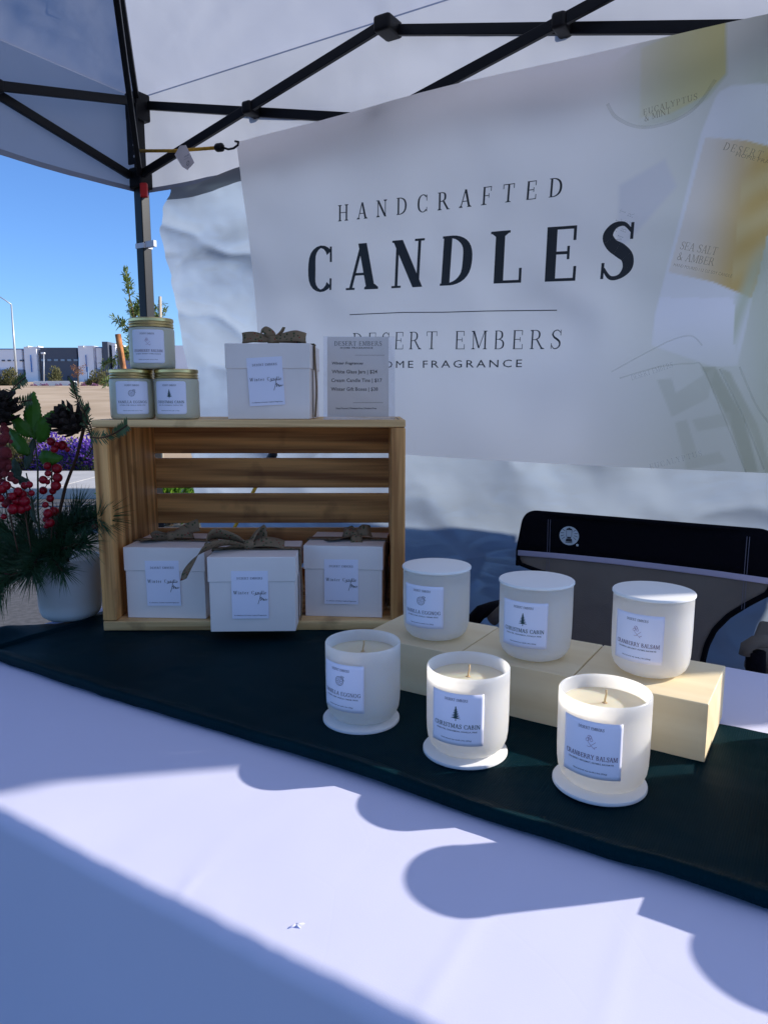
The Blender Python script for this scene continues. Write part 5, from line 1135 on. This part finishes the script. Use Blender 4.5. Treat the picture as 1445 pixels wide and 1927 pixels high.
fir([(168, 800), (160, 778), (146, 752), (138, 718)], 1.09, 'tall thin fir sprig left of the crate top corner'); fir([(176, 818), (168, 796), (158, 780), (168, 765)], 1.08, 'short fir sprig by the crate top corner', .010); fir([(170, 822), (190, 824), (215, 816), (240, 800)], 1.02, 'fir sprig reaching right across the crate corner'); fir([(172, 820), (160, 796), (144, 780), (124, 766)], 1.08, 'flat fir sprig leaning left over the right pine cone', .010)
fir([(165, 860), (176, 838), (174, 818)], 1.08, 'fir stem linking the sprigs at the crate corner', .008)
# twig carrying the right cone and sprigs
tg = empty('twig', mouth, 0, 'brown twig rising right beside the purple flowers', 'twig'); b = MB(); b.tube([A(100, 1060) - mouth, A(108, 985) - mouth, A(124, 915) - mouth, A(145, 860) - mouth, A(160, 800) - mouth], [.0030, .0028, .0026, .0024, .0030], 7); b.build('stem', M_twig, tg, True)
# holly
hs = empty('holly_stem', mouth, 0, 'holly stem with broad green serrated leaves in the white vase', 'holly')
b = MB(); b.tube([A(80, 1060) - mouth, A(72, 960) - mouth, A(72, 880) - mouth, A(66, 820) - mouth], [.0018, .0016, .0014, .0010], 7); b.tube([A(90, 1050) - mouth, A(66, 970) - mouth, A(58, 925) - mouth, A(50, 890) - mouth], [.0016, .0014, .0012, .0010], 7); b.build('stem', mat('stem_green', (.04, .06, .03), .6), hs, True)
def hleaf(x0, y0, x1, y1, wpx, m, dY=0.0, curl=.004, serr=True):
    a = A(x0, y0, 1.10) - mouth; c = A(x1, y1, 1.10 + dY) - mouth; d = c - a; L = d.length; d.normalize(); s_ = d.cross(Vector((0, 1, 0))).normalized(); nrm = s_.cross(d); W_ = wpx / 1374 * 1.1 / 2; n = 26; b = MB(); rows = []
    for i in range(n + 1):
        t = i / n; w_ = W_ * (math.sin(math.pi * t ** .85) ** .75) * (1 - .25 * t) + .0002
        if serr and 0 < i < n: w_ += W_ * (.09 if i % 2 else -.02)
        rows.append([a + d * L * t + s_ * w_ * q + nrm * (-(1 - abs(q)) * .0022 - curl * math.sin(math.pi * t) + .0012 * math.sin(t * 20) * abs(q)) for q in (-1, -.5, -.06, 0, .06, .5, 1)])
    vs_ = [p for r in rows for p in r]; fs_ = [(i * 7 + j, i * 7 + j + 1, (i + 1) * 7 + j + 1, (i + 1) * 7 + j) for i in range(n) for j in range(6)]
    o = from_py('leaf', vs_, fs_, m, hs, True); md = o.modifiers.new('t', 'SOLIDIFY'); md.thickness = .0004
for q in [(66, 826, 64, 737, 38, M_holly, .01), (72, 832, 101, 773, 34, M_holly, -.02), (63, 822, 20, 779, 28, M_holly, .0), (56, 856, 18, 806, 30, M_holly, .02), (74, 862, 119, 862, 32, M_holly, -.01), (50, 884, 66, 822, 17, M_sage, .01, .002, False), (36, 905, 28, 862, 22, M_sage, .0, .002, False), (60, 915, 30, 895, 20, M_sage, -.01, .002, False), (68, 985, 52, 925, 10, M_sage, .01, .001, False)]: hleaf(*q)
# berries
mb_ = None
def berries(lab, stem, pts, m=M_berry, r0=8.0, Y=1.08, grp='red berry stems in the white vase'):
    global mb_
    e = empty('berry_stem', mouth, 0, lab, 'berry stem', grp); P = [A(x, y, Y + .012) - mouth for x, y in stem]; b = MB(); b.tube([Vector(p) for p in catmull([tuple(p) for p in P], 4)], .0012, 6)
    st_ = P
    for (x, y, *r) in pts:
        c = A(x, y, Y + random.uniform(-.012, .012)) - mouth; q = min(P, key=lambda z: (z - c).length); b.tube([q, (q + c) / 2 + Vector((0, .003, .002)), c], .0006, 4)
        if mb_ is None:
            bb = MB(); bb.lathe([(0, -1), (.38, -.925), (.7, -.71), (.925, -.38), (1, 0), (.925, .38), (.7, .71), (.38, .925), (.1, .995), (0, .96)], 16); o = bb.build('berry', None, e, True); mb_ = o.data; o.data.materials.append(m)
        else: o = link('berry', mb_, None, e)
        if m is not M_berry: o.material_slots[0].link = 'OBJECT'; o.material_slots[0].material = m
        s_ = (r[0] if r else r0) / 1374 * 1.1 * random.uniform(.78, 1.12); o.scale = (s_, s_, s_); o.location = c; o.rotation_euler = (random.uniform(-.6, .6), random.uniform(-.6, .6), 0)
    b.build('stem', M_twig, e, True)
berries('stem of glossy red berries between the holly and the twig', [(96, 1030), (100, 960), (98, 900), (102, 835)], [(97, 831), (118, 838, 8.5), (103, 845, 8), (108, 836, 6), (128, 846, 5), (90, 877, 7), (108, 882, 9), (91, 891, 7), (109, 899, 9), (82, 903, 8), (106, 914, 8.5), (82, 923, 9), (100, 924, 8), (90, 907, 6), (95, 938, 8.5), (86, 950, 7), (91, 966, 9), (102, 962, 8.5), (87, 977, 7.5), (95, 984, 8), (88, 990, 6)])
berries('stem of glossy red berries at the lower left behind the sage leaves', [(60, 1040), (50, 980), (40, 930), (20, 915)], [(4, 920, 9), (12, 914, 8), (35, 925, 9), (47, 914, 8), (33, 942, 9), (47, 943, 9.5), (40, 958, 9), (25, 958, 10), (12, 948, 9.5), (52, 955, 8), (56, 912, 7), (24, 934, 7), (44, 930, 7), (2, 938, 7), (60, 928, 6), (8, 972, 7)], Y=1.06)
sug = [(6 + random.uniform(-12, 16), 800 + k * 4.4, random.uniform(4, 9)) for k in range(34)]
berries('spray of sugared red berries cut off by the left edge', [(35, 1040), (18, 960), (8, 880), (4, 800)], sug + [(8, 826, 11), (10, 852, 11), (8, 872, 12), (-4, 838, 10), (20, 893, 6), (24, 902, 5), (30, 906, 5)], m=M_sugar, Y=1.07)
# pine cones on their twigs
ms_ = None
def cone(x, y, L, W_, tilt, lab):
    global ms_
    c = A(x, y, 1.08); e = empty('pine_cone', c, 0, lab, 'pine cone', 'dark pine cones among the stems'); e.rotation_euler = tilt
    b = MB(); b.lathe([(0, -L / 2), (W_ * .25, -L * .4), (W_ * .3, 0), (W_ * .16, L * .35), (0, L / 2)], 10); b.build('core', M_cone, e, True)
    if ms_ is None:
        b = MB(); b.add([(0, -.15, 0), (.55, -.42, .10), (1.0, -.40, .25), (1.12, 0, .36), (1.0, .40, .25), (.55, .42, .10), (0, .15, 0), (.55, 0, .02), (.55, 0, -.12), (1.0, 0, .12)], [(0, 1, 7), (1, 2, 7), (2, 3, 7), (3, 4, 7), (4, 5, 7), (5, 6, 7), (6, 0, 7), (0, 8, 1), (1, 8, 9, 2), (2, 9, 3), (3, 9, 4), (4, 9, 8, 5), (5, 8, 6), (6, 8, 0)]); o0 = b.build('scale', M_cone, e); ms_ = o0.data; bpy.data.objects.remove(o0)
    N = 52
    for k in range(N):
        t = (k + .5) / N; a = k * 2.39996; r = W_ * (.50 * math.sin(math.pi * min(1, t * .92 + .10)) ** .7); o = link('scale', ms_, None, e); s_ = r * 1.25 + .0025; o.scale = (s_ * random.uniform(.9, 1.15), s_ * .46, s_ * .8); o.location = (0, 0, -L / 2 + L * t * .95); o.rotation_euler = (0, -(.05 + .75 * t), a + random.uniform(-.15, .15))
cone(131, 795, .040, .042, (R(25), R(-38), 0), 'dark pine cone left of the crate top corner'); cone(4, 772, .044, .044, (R(20), R(15), 0), 'dark pine cone cut off by the left edge of the photo')
# small pine cone on the needles at lower left
for (x, y) in ((12, 1082), (175, 992)):
    b = MB(); b.tube([A(x, y, 1.05), A(x + 8, y - 3, 1.05)], [.004, .003], 8)
    o = b.build('pine_bud', mat('bud_brown', (.10, .03, .02), .8, bump=1, bscale=400), None, True); tag(o, 'reddish brown bud on the pine needles ' + ('at the left edge' if x < 100 else 'in front of the crate corner'), 'bud')

# ------------------------------------------------------------------ unseen totes added behind the sidewall to shade its lower part
M_tote = mat('tote_grey_plastic', (.14, .15, .17), .5); M_tlid = mat('tote_lid_blue', (.05, .09, .2), .45)
tote0 = None
for i, (u, z) in enumerate([(uu, zz) for zz in (0, .396, .792) for uu in (1.02, 1.68, 2.34)]):
    lab = f"grey tote with blue lid added unseen behind the sidewall to shade it, {['left', 'middle', 'right'][i % 3]} of the {['bottom', 'middle', 'top'][i // 3]} layer"
    e = empty('storage_tote', UV(PU + u, PV + .80, z), R(-31.8), lab, 'storage tote', 'unseen totes added to shade the lower sidewall')
    if tote0 is None:
        b = MB(); b.box(-.29, .29, -.18, .18, 0, .34); b.box(-.31, .31, -.20, .20, .34, .36); bd = b.build('tub', M_tote, e, bevel=.01); b = MB(); b.box(-.32, .32, -.21, .21, .362, .395); ld = b.build('tub_lid', M_tlid, e, bevel=.01); tote0 = (bd, ld)
    else:
        for o in tote0: c = o.copy(); COL.objects.link(c); c.parent = e
